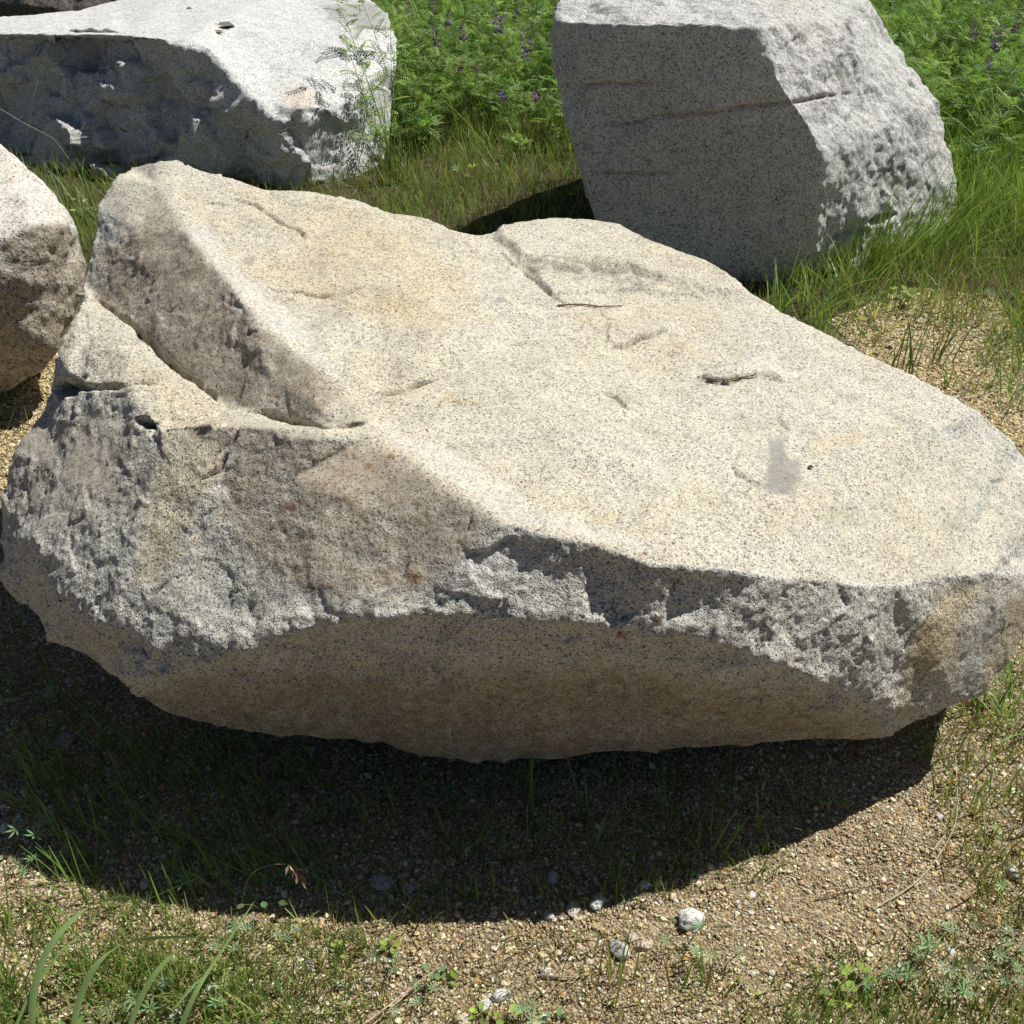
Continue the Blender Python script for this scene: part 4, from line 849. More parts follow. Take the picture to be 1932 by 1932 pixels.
# ------------------------------------------------------------------ tufts of grass one can tell apart
def tuft(name, u, v, y, n, h, w, spread, az, azs, lean, droop, cols, label, cat="grass tuft", group=None):
    p = G(u, v) if y is None else np.array([*P(u, v, y)[:2], 0]); p[2] = gz1(p[0], p[1])
    q = np.column_stack([rng.normal(0, spread, (n, 2)), np.full(n, -.004)]); mb = MB()
    if n <= 16:
        o = empty(name, p); tag(o, label, cat, group)
        for k in range(n):
            m = MB(); blades(m, q[k:k + 1], h * rng.uniform(.5, 1.1), w, rng.normal(az, azs), abs(rng.normal(lean, .18)), rng.uniform(.3, 1) * droop, pal(cols, 1), 8); link("blade", m.mesh("blade"), M_grass, o)
        return o
    blades(mb, q, h * rng.uniform(.45, 1.1, n), w * rng.uniform(.7, 1.3, n), rng.normal(az, azs, n), np.abs(rng.normal(lean, .18, n)), rng.uniform(.3, 1.0, n) * droop, pal(cols, n), 7)
    o = link(name, mb.mesh(name), M_grass, loc=p); tag(o, label, cat, group); return o
YG = [(.27, .44, .075), (.33, .47, .09), (.21, .37, .06)]; DG = [(.11, .20, .045), (.15, .25, .06), (.18, .28, .07)]
for a in ((1475, 600, None, 16, .30, .006, .03, 1.2, 1.0, .30, 1.0, LUSH, "bright grass tuft rising against the granite block's shaded base"),
          (1545, 590, None, 18, .28, .005, .035, .2, 1.2, .45, 1.2, LUSH + GREEN, "arching grass tuft below the corner of the block's shaded face"),
          (1600, 560, None, 30, .26, .004, .05, .5, 1.4, .4, 1.0, LUSH + YG, "thick green tuft under the overhang of the block's lit side"),
          (1640, 530, None, 46, .45, .0045, .05, .3, .5, .30, .7, YG, "tall bright grass fanning up the block's lit side"),
          (1720, 500, None, 46, .40, .0045, .06, .2, .6, .35, .9, YG, "leaning bright grass where the block's lit side meets the meadow"),
          (1790, 470, None, 50, .38, .004, .07, .1, .7, .4, .9, YG, "yellow green grass clump off the rounded foot of the block"),
          (1850, 440, None, 50, .40, .004, .08, .1, .9, .4, 1.0, YG + OLIVE, "yellow green grass clump in front of the dark greenery, away from the block"),
          (1900, 500, None, 44, .32, .0035, .08, 1.5, 2.0, .3, .8, YG + OLIVE, "fine yellowish grass clump beyond the bare orange grit"),
          (1810, 530, None, 40, .26, .0032, .08, 1.5, 2.0, .3, .8, YG + STRAW[:1], "reddish stemmed grass clump just beyond the bare orange grit"),
          (1885, 345, 5.0, 26, .55, .006, .05, 3.0, .6, .35, 1.1, GREEN + LUSH, "long arching dark grass hanging over from the shaded greenery"),
          (1760, 690, None, 13, .20, .0035, .03, .6, .5, .45, .35, DG, "dark stiff grass blades by the pit of grit behind the cream boulder"),
          (1700, 700, None, 16, .22, .0038, .03, 1.0, .6, .30, .4, DG, "upright dark grass blades rising over the cream boulder's back edge"),
          (1785, 725, None, 7, .10, .004, .015, 1.3, .8, .25, .4, GREEN, "little three bladed grass sprout at the cream boulder's back edge"),
          (1840, 740, None, 9, .11, .003, .02, 1.5, 1.5, .4, .8, OLIVE, "small sparse sprout on the near rim of the orange grit"),
          (1925, 640, None, 40, .26, .0035, .07, 2.6, 1.0, .35, .9, GREEN + OLIVE, "mixed green grass on the outer rim of the orange grit"),
          (1935, 760, None, 40, .22, .0032, .07, 2.4, 1.0, .35, .9, GREEN + LUSH, "green tangle where the orange grit meets the picture's edge"),
          (1760, 600, None, 30, .16, .003, .08, 1.5, 2.0, .4, .8, OLIVE + GREEN, "loose olive grass creeping onto the far side of the orange grit"),
          (1905, 700, None, 36, .20, .003, .07, 2.4, 1.0, .4, .9, GREEN + OLIVE, "green grass leaning over the orange grit beside its dark twig"),
          (1640, 640, None, 26, .15, .003, .06, 1.5, 2.0, .4, .8, OLIVE + GREEN, "short olive tuft between the two dark bladed tufts and the block"),
          (745, 330, 5.0, 20, .50, .006, .03, 1.6, .7, .12, .3, DG, "tall dark grass standing against the slab's grey end face"),
          (720, 345, None, 14, .22, .0035, .03, 1.6, 1.2, .25, .5, DG + OLIVE, "short dark grass under the slab's lifted corner"),
          (185, 420, 4.25, 40, .24, .0032, .05, 1.4, 1.0, .2, .5, YG, "fresh bright grass clump between the slab and the cream boulder's peak"),
          (130, 410, 4.5, 26, .26, .004, .06, 1.6, 1.5, .3, .8, LUSH, "leafy green grass clump between the slab and the rounded boulder"),
          (90, 400, 4.6, 14, .30, .003, .05, 2.2, .6, .3, .5, GLAUC, "greyish grass stems rising before the slab's dark front"),
          (112, 640, 2.75, 9, .16, .003, .015, 1.6, .5, .12, .3, OLIVE, "thin grass in the cleft between the rounded boulder and the cream one"),
          (15, 740, None, 12, .10, .003, .02, 1.4, 1.0, .2, .5, YG, "small grass tuft at the foot of the rounded boulder"),
          (1010, 1560, None, 4, .19, .0042, .012, 1.8, .6, .2, 1.5, DG, "tall shaded grass with a nodding tip before the cream boulder's underside"),
          (1110, 1560, None, 4, .15, .0045, .012, 2.3, .5, .2, .3, DG, "broad shaded blade leaning before the cream boulder's underside"),
          (1350, 1600, None, 5, .15, .003, .012, .7, .5, .25, .3, GREEN, "forked grass stem standing in the shadow near its sunny rim"),
          (1165, 1690, None, 6, .10, .0035, .01, 1.4, .4, .15, .2, GREEN + OLIVE, "slender upright blade by the white stones on the shadow's edge"),
          (890, 1705, None, 6, .075, .003, .012, 1.7, .8, .25, .4, GREEN, "small forked green shoot in the middle of the shadow's edge"),
          (935, 1700, None, 3, .09, .003, .006, 1.5, .3, .1, .2, GREEN + [(.5, .55, .35)], "sunlit pale single blade sticking up at the shadow's edge"),
          (740, 1705, None, 5, .055, .003, .01, 1.8, .6, .2, .3, GREEN, "feathery little shoot at the shadow's edge, left of the forked one"),
          (1885, 1330, None, 46, .14, .003, .05, 2.5, 1.2, .4, .9, LUSH, "bright green grass pressed against the cream boulder's lower tip"),
          (1840, 1370, None, 26, .09, .0028, .05, 2.0, 1.5, .4, .9, GREEN + OLIVE, "low green grass just outside the shadow below the cream boulder's tip"),
          (1890, 1520, None, 30, .12, .0026, .05, 1.2, .6, .3, .5, OLIVE + GREEN, "long thin stems leaning over the gravel at the picture's edge"),
          (1850, 1640, None, 44, .09, .0022, .045, 1.8, 1.4, .4, .8, [(.36, .22, .08), (.32, .30, .08), (.25, .32, .08)], "rusty tinged grass clump casting a dark shadow on the gravel"),
          (1900, 1690, None, 40, .08, .0024, .045, 1.4, 1.4, .4, .8, [(.40, .32, .08), (.32, .36, .09)], "yellowing grass clump behind the star leaved lupines"),
          (1560, 1930, None, 34, .09, .0020, .05, 1.4, 1.2, .3, .7, DG + OLIVE, "dark fine grass clump at the bottom edge below the pale oval leaves"),
          (1700, 1945, None, 26, .08, .0020, .06, 1.6, 1.4, .3, .7, OLIVE + STRAW[:1], "olive grass clump at the bottom edge between lupines"),
          (1330, 1860, None, 24, .09, .0024, .03, 1.6, .9, .25, .5, GREEN + OLIVE, "green clump with tall stems casting a shadow beside the grit, middle of the bottom"),
          (1165, 1880, None, 10, .13, .0024, .02, 1.4, .4, .12, .2, OLIVE, "tall single grass stem standing in the gravel below the white stones"),
          (640, 1790, None, 40, .07, .002, .05, 1.6, 1.4, .3, .7, OLIVE, "fine mossy grass patch below the dry seed head"),
          (330, 1810, None, 40, .065, .002, .05, 1.6, 1.4, .3, .7, OLIVE + YG, "short yellow green patch under the arching broad blades"),
          (40, 1800, None, 50, .13, .0024, .05, 1.7, 1.0, .25, .5, OLIVE + YG, "dense thin grass at the picture's edge behind the broad blades"),
          (150, 1660, None, 18, .12, .0026, .03, 2.6, .5, .45, .3, YG + GREEN, "lit grass leaning into the shadow beside the lupine stars"),
          (330, 1700, None, 14, .09, .0026, .03, 2.2, .6, .35, .4, YG, "upright lit shoots on the shadow's edge below the leaning grass")):
    tuft("grass_tuft", *a, group="grass tufts around the boulders")

# the broad bladed grass leaning in at the lower corner
root_p = np.array([*G(60, 1990)[:2], 0.0]); root_p[2] = gz1(*root_p[:2]); root = empty("broad_grass", root_p)
tag(root, "broad bladed grass with glossy arching leaves leaning in over the near corner", "grass plant")
for pts, w in (([(60, 1990, .90), (62, 1880, .95), (90, 1790, 1.0), (150, 1722, 1.04), (205, 1696, 1.06), (255, 1700, 1.065), (310, 1772, 1.055)], .014),
               ([(130, 1990, .90), (148, 1890, .95), (185, 1815, .99), (245, 1775, 1.02), (330, 1768, 1.03), (440, 1771, 1.03)], .012),
               ([(230, 1990, .90), (262, 1890, .95), (310, 1815, .99), (380, 1760, 1.03), (420, 1725, 1.06)], .010),
               ([(320, 1990, .90), (370, 1870, .96), (430, 1775, 1.03), (480, 1700, 1.08)], .009),
               ([(330, 1900, .94), (380, 1845, .98), (450, 1818, 1.0), (530, 1815, 1.01)], .008),
               ([(20, 1960, .91), (60, 1870, .96), (130, 1780, 1.02), (240, 1715, 1.07), (375, 1655, 1.11)], .007),
               ([(100, 1995, .90), (128, 1950, .93), (150, 1925, .945), (170, 1890, .965)], .014)):
    m = MB(); line = curve([P(*p) for p in pts], 6) - root_p; line[0, 2] = max(line[0, 2], -.01)
    ribbon(m, line, w * .9, (1, .25, .5), np.array([(.27, .42, .14), (.32, .45, .17)][rng.integers(2)])); link("blade", m.mesh("blade", smooth=True), M_broad, root)

# ------------------------------------------------------------------ lupine seedlings: star shaped leaves
def star_leaf(sc, tilt_az, tilt, col):
    m = MB(); d = np.array([[math.cos(tilt_az), math.sin(tilt_az), 0.0]]); up = np.array([[math.sin(tilt) * math.cos(tilt_az + 1.2), math.sin(tilt) * math.sin(tilt_az + 1.2), math.cos(tilt)]])
    stamp(m, PALM[0], PALM[1], frames(d, up) * sc, np.zeros((1, 3)), np.array([col])); return m
def lupine(u, v, leaves, size, height, label, cols=GLAUC):
    p = G(u, v); p[2] = gz1(p[0], p[1]); root = empty("lupine", p); tag(root, label, "seedling", "lupine seedlings on the gravel")
    ms = MB(); st = []
    for k in range(leaves):
        a = k * 2.4 + rng.uniform(0, 1); r = height * (.0 if leaves == 1 else rng.uniform(.25, .75)); top = np.array([r * math.cos(a), r * math.sin(a), height * rng.uniform(.55, 1.05)])
        tube(ms, curve([(0, 0, -.004), top * np.array([.35, .35, .55]), top], 4), .0010, .0008, (.17, .22, .10), 4); st.append((top, a))
    link("stem", ms.mesh("stem"), M_leaf, root)
    for top, a in st:
        m = star_leaf(.84 * size / .021 * rng.uniform(.8, 1.15), a, rng.uniform(.15, .5), pal(cols, 1)[0]); link("leaf", m.mesh("leaf"), M_leaf, root, loc=top)
for a in ((25, 1535, 1, .024, .05, "single lupine star leaf against the shadow at the picture's left edge"),
          (82, 1600, 4, .022, .05, "bushy lupine clump half in the shadow at the left edge, under a single star leaf"),
          (55, 1650, 4, .018, .035, "low dusty lupine clump on lit gravel below the bushy one"),
          (145, 1640, 2, .016, .03, "tiny two leaved lupine at the left rim of the shadow"),
          (102, 1640, 2, .016, .028, "small star leaved lupine in dry grass at the left, beside the tiny two leaved one"),
          (372, 1680, 2, .023, .04, "clear lupine star standing at the shadow's rim above the arching blades"),
          (340, 1685, 1, .014, .03, "small pale lupine star tucked behind the clear one"),
          (460, 1775, 2, .020, .04, "narrow leaved lupine between the oval leaved sprout and the broad blades"),
          (430, 1815, 2, .017, .03, "faint lupine star on gravel below the broad blades' tips"),
          (545, 1775, 3, .017, .03, "greyish lupine clump to the side of the oval leaved sprout"),
          (400, 1890, 3, .020, .04, "glaucous lupine clump at the bottom among the broad blades"),
          (290, 1905, 3, .020, .04, "lupine leaves at the bottom edge under the broad blades"),
          (230, 1920, 2, .018, .03, "shaded lupine at the bottom edge between two broad blades"),
          (730, 1835, 3, .018, .035, "lupine clump beside the pale forked straw"),
          (800, 1870, 3, .016, .03, "low lupine clump close to the pale forked straw's tip, on its far side"),
          (770, 1915, 2, .016, .03, "bluish lupine star below the pale forked straw"),
          (995, 1925, 3, .022, .04, "bluish lupine tuft at the bottom edge, middle of the picture"),
          (1290, 1800, 3, .018, .05, "green lupine clump just below the big white stone"),
          (1365, 1830, 2, .018, .04, "lupine with narrow leaves right of the green stems below the big white stone"),
          (1790, 1755, 1, .026, .02, "crisp upright lupine star in front of a dark shadow on the gravel"),
          (1745, 1808, 2, .026, .03, "wide fan of pale lupine leaflets on bare gravel"),
          (1845, 1840, 2, .020, .03, "yellowish green lupine between the wide fan and the picture's edge"),
          (1700, 1860, 2, .024, .04, "blue green lupine star with long thin leaflets, beside the pale oval leaves"),
          (1660, 1875, 2, .020, .04, "dark lupine star nearest to the pale oval leaves"),
          (1800, 1870, 4, .024, .04, "largest blue green lupine clump of the near corner"),
          (1900, 1815, 3, .019, .035, "soft green lupine at the picture's edge in the near corner"),
          (1875, 1785, 3, .018, .05, "tall green lupine rising behind the wide fan"),
          (1905, 1870, 2, .016, .03, "small pale lupine at the picture's edge, below the soft green one"),
          (1925, 1700, 2, .018, .05, "bluish lupine leaf at the picture's edge near the round grey pebble")):
    lupine(*a)
for a in ((1640, 600, 4, .032, .10, "lupine leaves in the grass below the block's lit side"), (1700, 585, 3, .030, .09, "low lupine on the grass side of the orange grit"),
          (1130, 370, 3, .05, .25, "large dark lupine leaves against the block's left edge"), (1060, 395, 3, .04, .10, "lupine in the hollow left of the block"), (1900, 590, 3, .03, .10, "lupine leaning over the far rim of the orange grit"),
          (985, 300, 3, .04, .10, "pale lupine in the olive grass between slab and block"), (880, 350, 3, .04, .08, "low lupine in the olive grass beside the cream boulder's back edge")):
    lupine(*a, cols=LUSH)

# oval leaved sprouts and clovers
def sprout(name, u, v, n, size, height, cols, label, cat="seedling", spread=.8, group=None):
    p = G(u, v); p[2] = gz1(p[0], p[1]); root = empty(name, p); tag(root, label, cat, group)
    ms = MB(); k0 = [(np.array([spread * height * math.cos(k * 2.39 + .4) * rng.uniform(.2, 1), spread * height * math.sin(k * 2.39 + .4) * rng.uniform(.2, 1), height * rng.uniform(.5, 1.0)]), k * 2.39 + .4) for k in range(n)]
    for top, a in k0: tube(ms, curve([(0, 0, -.003), top * np.array([.4, .4, .6]), top], 3), .0009, .0006, (.22, .26, .10), 4)
    link("stem", ms.mesh("stem"), M_leaf, root)
    for top, a in k0:
        m = MB(); el_ = rng.uniform(-.1, .5); d = np.array([[math.cos(a) * math.cos(el_), math.sin(a) * math.cos(el_), math.sin(el_)]])
        stamp(m, OVAL[0] * np.array([1, .72, 1]), OVAL[1], frames(d, np.array([[rng.normal(0, .2), rng.normal(0, .2), 1.0]])) * size * rng.uniform(.8, 1.15), np.zeros((1, 3)), pal(cols, 1)); link("leaf", m.mesh("leaf", smooth=True), M_leaf, root, loc=top)
LIME = [(.33, .45, .08), (.28, .42, .07)]; MINT = [(.16, .30, .12), (.2, .34, .15)]
for a in (("sprout", 495, 1722, 7, .018, .045, MINT, "green sprout with stacked oval leaves on the shadow's rim"), ("sprout", 150, 1625, 5, .014, .02, MINT, "low oval leaved sprout by the left rim of the shadow"),
          ("sprout", 175, 1655, 4, .016, .012, LIME, "flat yellow green rosette near the left rim of the shadow"), ("sprout", 1565, 1535, 2, .018, .03, [(.2, .42, .12)], "two leaved sprout catching the sun inside the shadow"),
          ("clover", 1150, 1665, 4, .011, .03, MINT, "small clover at the shadow's edge beside a slender upright blade"), ("clover", 1290, 1648, 4, .013, .03, MINT, "clover at the shadow's edge just above the big white stone"),
          ("clover", 1225, 1670, 4, .011, .02, LIME, "lime green clover between the other two along the shadow's edge"), ("sprout", 735, 1790, 6, .015, .012, LIME, "curled lime leaves on the gravel above the pale forked straw"),
          ("sprout", 640, 1800, 4, .012, .02, LIME, "pale lime sprout in mossy grass below the dry seed head"), ("sprout", 850, 1850, 4, .014, .012, LIME, "flat lime leaf pair on the gravel near the straw's tip"),
          ("sprout", 820, 1845, 3, .014, .02, MINT, "plain green leaf pair right at the forked straw's tip"), ("sprout", 905, 1918, 5, .015, .012, LIME, "lime rosette at the bottom edge beside the bluish tuft"), ("sprout", 960, 1930, 5, .016, .02, LIME, "broad lime leaves touching the bottom edge in the middle"),
          ("sprout", 1050, 1925, 4, .012, .015, MINT, "little green sprout with an orange tinged leaf at the bottom edge"), ("sprout", 1615, 1850, 7, .020, .025, LIME, "pale oval leaves spread over a dark shadow, lower corner"), ("sprout", 1585, 1885, 5, .018, .02, LIME, "second layer of pale oval leaves nearest the bottom edge"),
          ("sprout", 1915, 1575, 3, .020, .03, LIME, "bright lime leaf hanging at the picture's edge over the gravel"), ("sprout", 1648, 640, 6, .032, .10, [(.42, .42, .07), (.3, .36, .06)], "yellow leaved sprout behind the cream boulder, beside dark blades"),
          ("sprout", 1700, 570, 8, .030, .06, LIME, "low lime leaves in the grass below the block's lit foot"), ("sprout", 150, 420, 7, .035, .09, LUSH, "round leaved weed below the bright clump beside the slab")):
    sprout(*a)

# ------------------------------------------------------------------ stones lying on the ground
def stone(u, v, r, flat, seed, label, mat, at=None, y=None):
    p = G(u, v); p[2] = gz1(p[0], p[1]); bm = bmesh.new(); bmesh.ops.create_icosphere(bm, subdivisions=4, radius=1)
    V = np.array([q.co[:] for q in bm.verts]); F = np.array([[q.index for q in f.verts] for f in bm.faces]); bm.free()
    off = np.array([seed * 3.7, seed * 1.3, 0]); f1, f2, val = worley(V + off, 1.25, seed)
    V = V * (1 + .40 * (val - .5) * sstep(0, .25, f2 - f1) + .16 * fbm(V + off, 1.6, seed, 4))[:, None]
    for k in range(4):                                   # a few broken flats
        d = rng.normal(0, 1, 3); d /= np.linalg.norm(d); h = V @ d; V = V - d * np.maximum(h - .72, 0)[:, None] * .85
    r *= .68; V *= np.array([1.1, .85, flat]) * r; V[:, 2] += r * flat * .45
    a = rng.uniform(0, 6.28); c, s_ = math.cos(a), math.sin(a); V = np.column_stack([V[:, 0] * c - V[:, 1] * s_, V[:, 0] * s_ + V[:, 1] * c, V[:, 2]])
    z = np.zeros(len(V)); A = dict(brown=z, ochre=z, rough=z + .7, dark=z, patch=z, rust=z, whiten=z)
    for k, val_ in (at or {}).items(): A[k] = z + val_
    o = link("stone", mesh_np("stone", V, [F], smooth=True, attrs=A), mat, loc=p); tag(o, label, "stone", "loose stones on the gravel"); return o
g_stone = granite("stone_granite", light=(.74, .73, .70), white=(.82, .81, .79), dark=.05, grain=520, bump=1.0); g_tan = granite("stone_tan", light=(.62, .50, .36), white=(.70, .60, .46), dark=.06, grain=420)
for k, (u, v, r, fl, m, at, lab) in enumerate((
        (1303, 1742, .034, .8, g_stone, {"whiten": .8}, "biggest white stone lying just outside the shadow"), (1127, 1712, .022, .8, g_stone, {}, "white stone with black spots on the shadow's edge"),
        (1082, 1722, .022, .55, g_stone, {"ochre": .4}, "flat cream stone beside the black spotted one"), (1037, 1732, .015, .5, g_stone, {"dark": .2}, "dull greenish flat stone furthest along from the black spotted one"),
        (1043, 1662, .018, .7, g_stone, {}, "pale stone lying within the shadow beyond the black spotted one"), (722, 1668, .028, .4, g_stone, {"dark": .3}, "large flat grey stone sunk in the shadow left of middle"),
        (770, 1680, .016, .5, g_stone, {"dark": .3}, "small grey stone in the shadow next to the large flat one"), (1215, 1676, .015, .6, g_stone, {"whiten": .5}, "small white stone between the clovers at the shadow's edge"),
        (1318, 1655, .008, .8, g_stone, {"whiten": .8}, "tiny white pebble above the biggest white stone"), (1418, 1688, .010, .7, g_stone, {"whiten": .4}, "small bluish white pebble right of the biggest white stone"),
        (1416, 1722, .008, .7, g_stone, {}, "smaller white pebble below the bluish white one"), (1775, 1535, .012, .6, g_stone, {}, "white pebble under the curved straw on the right gravel"),
        (1913, 1640, .018, .8, g_stone, {"dark": .15}, "round grey pebble at the picture's edge"), (1795, 1790, .011, .7, g_stone, {"whiten": .7}, "white chip behind the wide lupine fan"),
        (1168, 1800, .024, .7, g_stone, {"dark": .35}, "mossy grey stone on gravel beneath the tall single stem"), (1215, 1790, .018, .7, g_tan, {}, "tan stone by the mossy grey one"), (1190, 1775, .014, .7, g_tan, {"whiten": .4}, "cream pebble behind the mossy grey stone"),
        (1028, 1830, .013, .5, g_stone, {"whiten": .6}, "white flat chip in the middle of the near gravel"), (943, 1880, .019, .7, g_stone, {}, "white stone with a dark streak near the bottom, upper of a pair"), (912, 1898, .018, .5, g_stone, {"dark": .1}, "pale stone near the bottom, lower of a pair"),
        (873, 1925, .020, .7, g_tan, {}, "smooth tan stone half buried near the bottom edge"), (695, 1855, .013, .9, g_tan, {"whiten": .4}, "cream pebble left of the pale straw, upper of two"), (668, 1866, .012, .8, g_tan, {"whiten": .4}, "cream pebble left of the pale straw, lower of two"),
        (640, 1856, .011, .7, g_stone, {"whiten": .5}, "white chip in grass left of the two cream pebbles"), (650, 1885, .010, .7, g_stone, {}, "greyish chip below the white chip in the grass"), (272, 1672, .012, .7, g_stone, {"whiten": .3}, "white chip on the lit gravel under the leaning shadow grass"), (238, 1668, .011, .7, g_tan, {"whiten": .4}, "cream chip on the lit gravel next to the white one"),
        (434, 1752, .013, .7, g_stone, {"whiten": .5}, "white pebble by the narrow leaved lupine"), (402, 1868, .014, .6, g_stone, {"dark": .1}, "grey stone between the broad blades' stems"), (330, 1915, .018, .6, g_stone, {}, "white stone at the bottom edge under the broad blades"), (584, 1825, .013, .5, g_stone, {"dark": .25}, "bluish grey stone beyond the broad blades' tips"), (655, 1925, .010, .7, g_tan, {}, "tan pebble at the bottom edge near the straw's end"),
        (645, 1858, .012, .8, g_stone, {"dark": .1}, "dull chip crowding the white chip in the grass"), (1405, 1862, .010, .7, g_tan, {}, "tan pebble in the open grit, middle right of the bottom"), (1455, 1835, .010, .5, g_tan, {"whiten": .3}, "flat cream pebble in the open grit, further right"), (1580, 1815, .008, .7, g_stone, {}, "white speck of stone above the pale oval leaves"),
        (10, 1565, .016, .7, g_stone, {"whiten": .6}, "white stone at the picture's left edge beneath the single star leaf"), (95, 1300, .025, .5, g_stone, {"dark": .4}, "grey stone lying deep in the shadow under the cream boulder's left end"), (120, 1395, .030, .4, g_stone, {"dark": .4}, "flat grey stone in the shadow at left, nearer than the first"))):
    stone(u, v, r, fl, 11 + k, lab, m, at)

# ------------------------------------------------------------------ dry stalks, straws, twigs, debris on the rocks
def twig(name, pts, r0, r1, col, label, cat, extra=None):
    pts = np.asarray(pts, float); o0 = pts[0].copy(); m = MB(); tube(m, curve(pts - o0, 5), r0, r1, col, 5)
    for e in extra or []: tube(m, curve(np.asarray(e) - o0, 5), r0 * .8, r1, col, 5)
    o = link(name, m.mesh(name, smooth=True), M_dry, loc=o0); tag(o, label, cat); return o
def gp(u, v, lift=.006):
    p = G(u, v, lift); p[2] = gz1(p[0], p[1]) + lift; return p
PINK = (.62, .46, .36); STR = (.62, .53, .36); BRN = (.16, .10, .06); GRY = (.30, .25, .20)
twig("straw", [gp(668, 1945, .02), gp(740, 1890, .02), gp(800, 1845, .015), gp(835, 1822, .01)], .0014, .0008, PINK, "pale pinkish forked straw lying diagonally at the bottom edge", "straw", [[gp(690, 1945, .02), gp(745, 1893, .018), gp(800, 1846, .015)]])
twig("straw", [gp(1650, 1708), gp(1740, 1650, .01), gp(1800, 1560, .015), gp(1808, 1500, .02), gp(1805, 1420, .02)], .0013, .0007, STR, "long curved straw arcing over the gravel on the right", "straw")
twig("straw", [gp(1500, 1700), gp(1560, 1722), gp(1600, 1735)], .0010, .0006, STR, "short straw in the middle of the right gravel", "straw")
twig("straw", [gp(1762, 1600, .01), gp(1785, 1570, .02)], .0014, .0010, (.7, .62, .48), "stubby pale straw beside the long curved one", "straw")
twig("straw", [gp(1380, 1880), gp(1415, 1835, .01)], .0009, .0006, STR, "thin straw in the open grit near the bottom", "straw")
twig("twig", [gp(1020, 1838), gp(1050, 1842, .009), gp(1085, 1845, .006)], .0026, .0014, GRY, "short grey stick lying on the near gravel", "twig")
twig("twig", [gp(842, 1815), gp(860, 1835, .02), gp(875, 1842, .008)], .0018, .0010, BRN, "bent dark twig near the forked straw's tip", "twig")
twig("twig", [gp(905, 1845), gp(940, 1830, .012), gp(960, 1815, .008)], .0015, .0008, BRN, "dark twig leaning over gravel right of the bent one", "twig")
twig("twig", [gp(1040, 1760), gp(1080, 1795, .010), gp(1130, 1790, .008)], .0014, .0008, GRY, "kinked root on gravel below the flat cream stone", "twig")
twig("twig", [gp(1540, 1690), gp(1640, 1665, .008), gp(1700, 1650)], .0012, .0007, BRN, "thin dark root across the gravel, below the curved straw", "twig")
twig("twig", [gp(1840, 686, .01), gp(1885, 676, .02), gp(1930, 668, .01)], .0022, .0012, BRN, "dark twig on the orange grit", "twig")
twig("twig", [gp(0, 783, .01), gp(35, 790, .02), gp(62, 800, .01)], .003, .0015, BRN, "dark twig on bare ground by the cream boulder's left end", "twig")
twig("straw", [P(1205, 183, 5.0), P(1300 - 260, 185, 5.1), P(1102, 218, 5.1)][1:], .0022, .0014, (.62, .62, .38), "pale stalk slanting in the leaves close to the block's left edge", "straw")
twig("straw", [gp(992, 262, .1), P(993, 210, 5.2), P(995, 190, 5.2)], .0018, .0010, (.66, .6, .35), "upright pale straw in the olive grass left of the block", "straw")
twig("straw", [P(1925, 175, 4.75), P(1958, 212, 4.8), P(1985, 235, 4.8)], .0035, .002, (.55, .58, .38), "whitish stalk in the greenery crossing the picture's edge", "straw")
twig("straw", [P(1880, 163, 4.9), P(1905, 190, 4.9), P(1945, 222, 4.85)], .0035, .002, (.58, .62, .42), "thick pale stalk slanting down through the dark greenery", "straw")
twig("straw", [P(1870, 320, 4.7), P(1890, 300, 4.7), P(1910, 286, 4.7)], .0028, .0015, (.55, .55, .36), "short pale stalk low in the dark greenery", "straw")
twig("straw", [P(52, 250, 5.0), P(62, 190, 5.02), P(72, 150, 5.05)], .0022, .0012, (.55, .48, .38), "bare grey stalk standing before the slab's dark front", "straw")
twig("straw", [P(0, 205, 4.9), P(50, 235, 4.95), P(100, 262, 5.0), P(130, 300, 5.0)], .0018, .0012, (.45, .38, .3), "thin drooping stalk crossing the slab's dark front", "straw")
def onrock(key, u, v, lift=.003):
    d = Vector(ray(u, v)).normalized(); h = ROCKS[key].ray_cast(Vector((0, 0, CAM_H)), d); return np.array(h[0]) + np.array(h[1]) * lift
def rock_twig(key, uv, r, col, label, extra=None):
    twig("twig", [onrock(key, *p) for p in uv], r, r * .6, col, label, "twig", [[onrock(key, *p) for p in e] for e in extra or []])
rock_twig("main", [(1052, 578), (1095, 576), (1130, 580), (1174, 579)], .0020, BRN, "thin straight twig resting on top of the cream boulder")
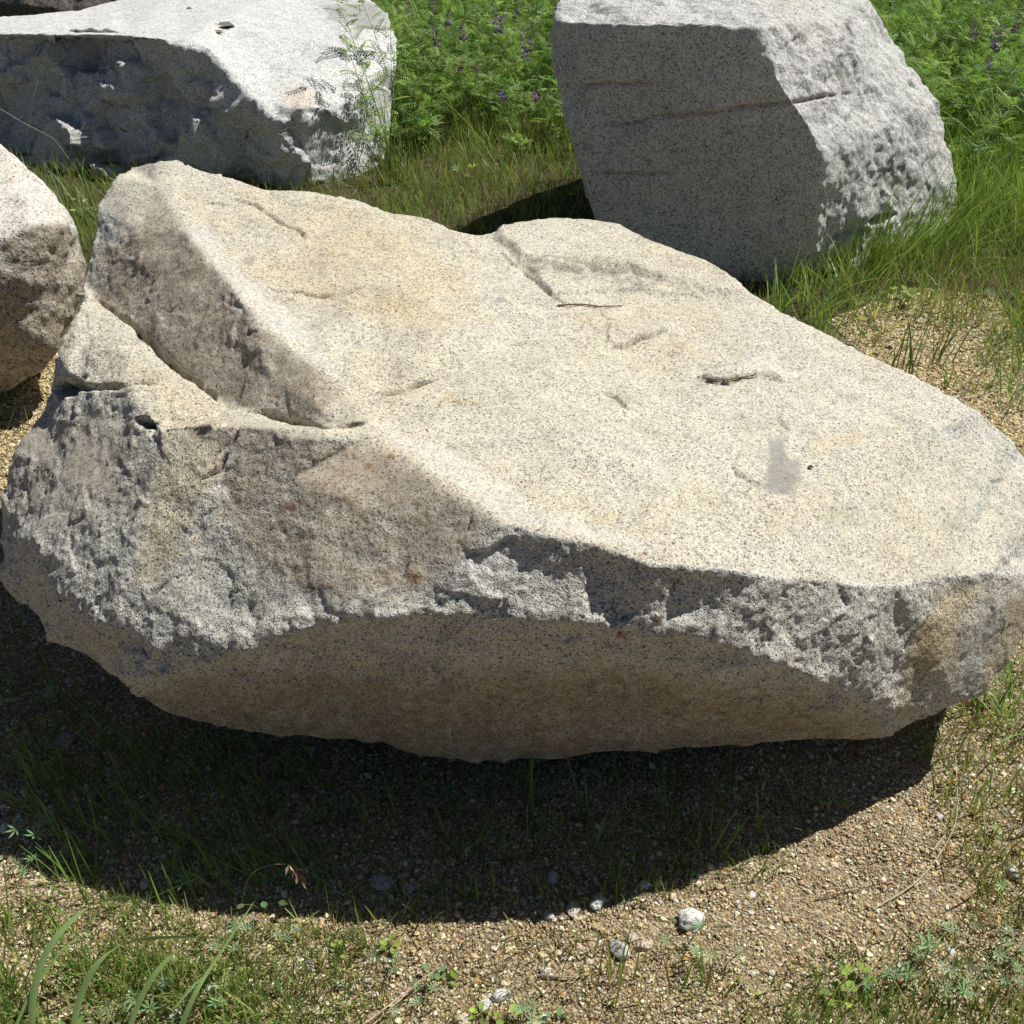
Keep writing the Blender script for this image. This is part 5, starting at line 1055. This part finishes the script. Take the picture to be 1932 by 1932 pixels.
rock_twig("main", [(1318, 713), (1360, 716), (1420, 709)], .0016, BRN, "forked dry needle on the cream boulder's flat top", [[(1335, 720), (1380, 718), (1425, 706)]])
def chip(key, u, v, size, col, label, cat="leaf"):
    p = onrock(key, u, v, .004); m = MB(); a = rng.uniform(0, 6.28)
    stamp(m, (OVAL[0] - np.array([.5, 0, 0])) * np.array([1, .6, 1.6]), OVAL[1], frames(np.array([[1.0, .2, .1]]), np.array([[.1, -.2, 1.0]])) * size, np.zeros((1, 3)), np.array([col]))
    Vt = m.V[0]; lo_ = Vt.copy(); lo_[:, 2] -= size * .06; m.add(lo_, OVAL[1][:, ::-1], np.array(col) * .8)
    o = link("dead_leaf", m.mesh("dead_leaf", smooth=True), M_dry, loc=p); tag(o, label, cat)
chip("slab", 424, 50, .10, (.22, .20, .18), "curled grey leaf on the slab's white top"); chip("slab", 410, 62, .055, (.30, .24, .15), "small brown leaf just below the curled grey one"); chip("slab", 357, 17, .03, (.10, .09, .08), "dark speck of a leaf on the slab's white top")
chip("main", 1528, 932 - 48, .012, (.05, .045, .04), "dark flake beside the grey patch on the cream boulder")
# the dry seed head nodding over the shadow
p0 = gp(455, 1712); root = empty("seed_head_grass", p0); tag(root, "dry brown seed head nodding on a thread thin stalk over the shadow", "dry grass")
line = curve([p0, P(470, 1655, 1.165), P(505, 1633, 1.175), P(545, 1630, 1.18)], 6); m = MB(); tube(m, line - p0, .0008, .0006, (.42, .33, .2), 4); link("stalk", m.mesh("stalk"), M_dry, root)
m = MB(); tp = line[-1] - p0; e_ = P(570, 1662, 1.165) - p0; n = 34; t = rng.random(n); pos = tp + (e_ - tp) * t[:, None]
d = (e_ - tp) / np.linalg.norm(e_ - tp) + rng.normal(0, .42, (n, 3)); stamp(m, PETAL[0] * np.array([1, .7, 1]), PETAL[1], frames(d, rng.normal(0, 1, (n, 3))) * rng.uniform(.011, .02, n)[:, None, None], pos, pal([(.42, .27, .18), (.52, .36, .22), (.3, .18, .12)], n)); link("seed_head", m.mesh("seed_head"), M_dry, root)
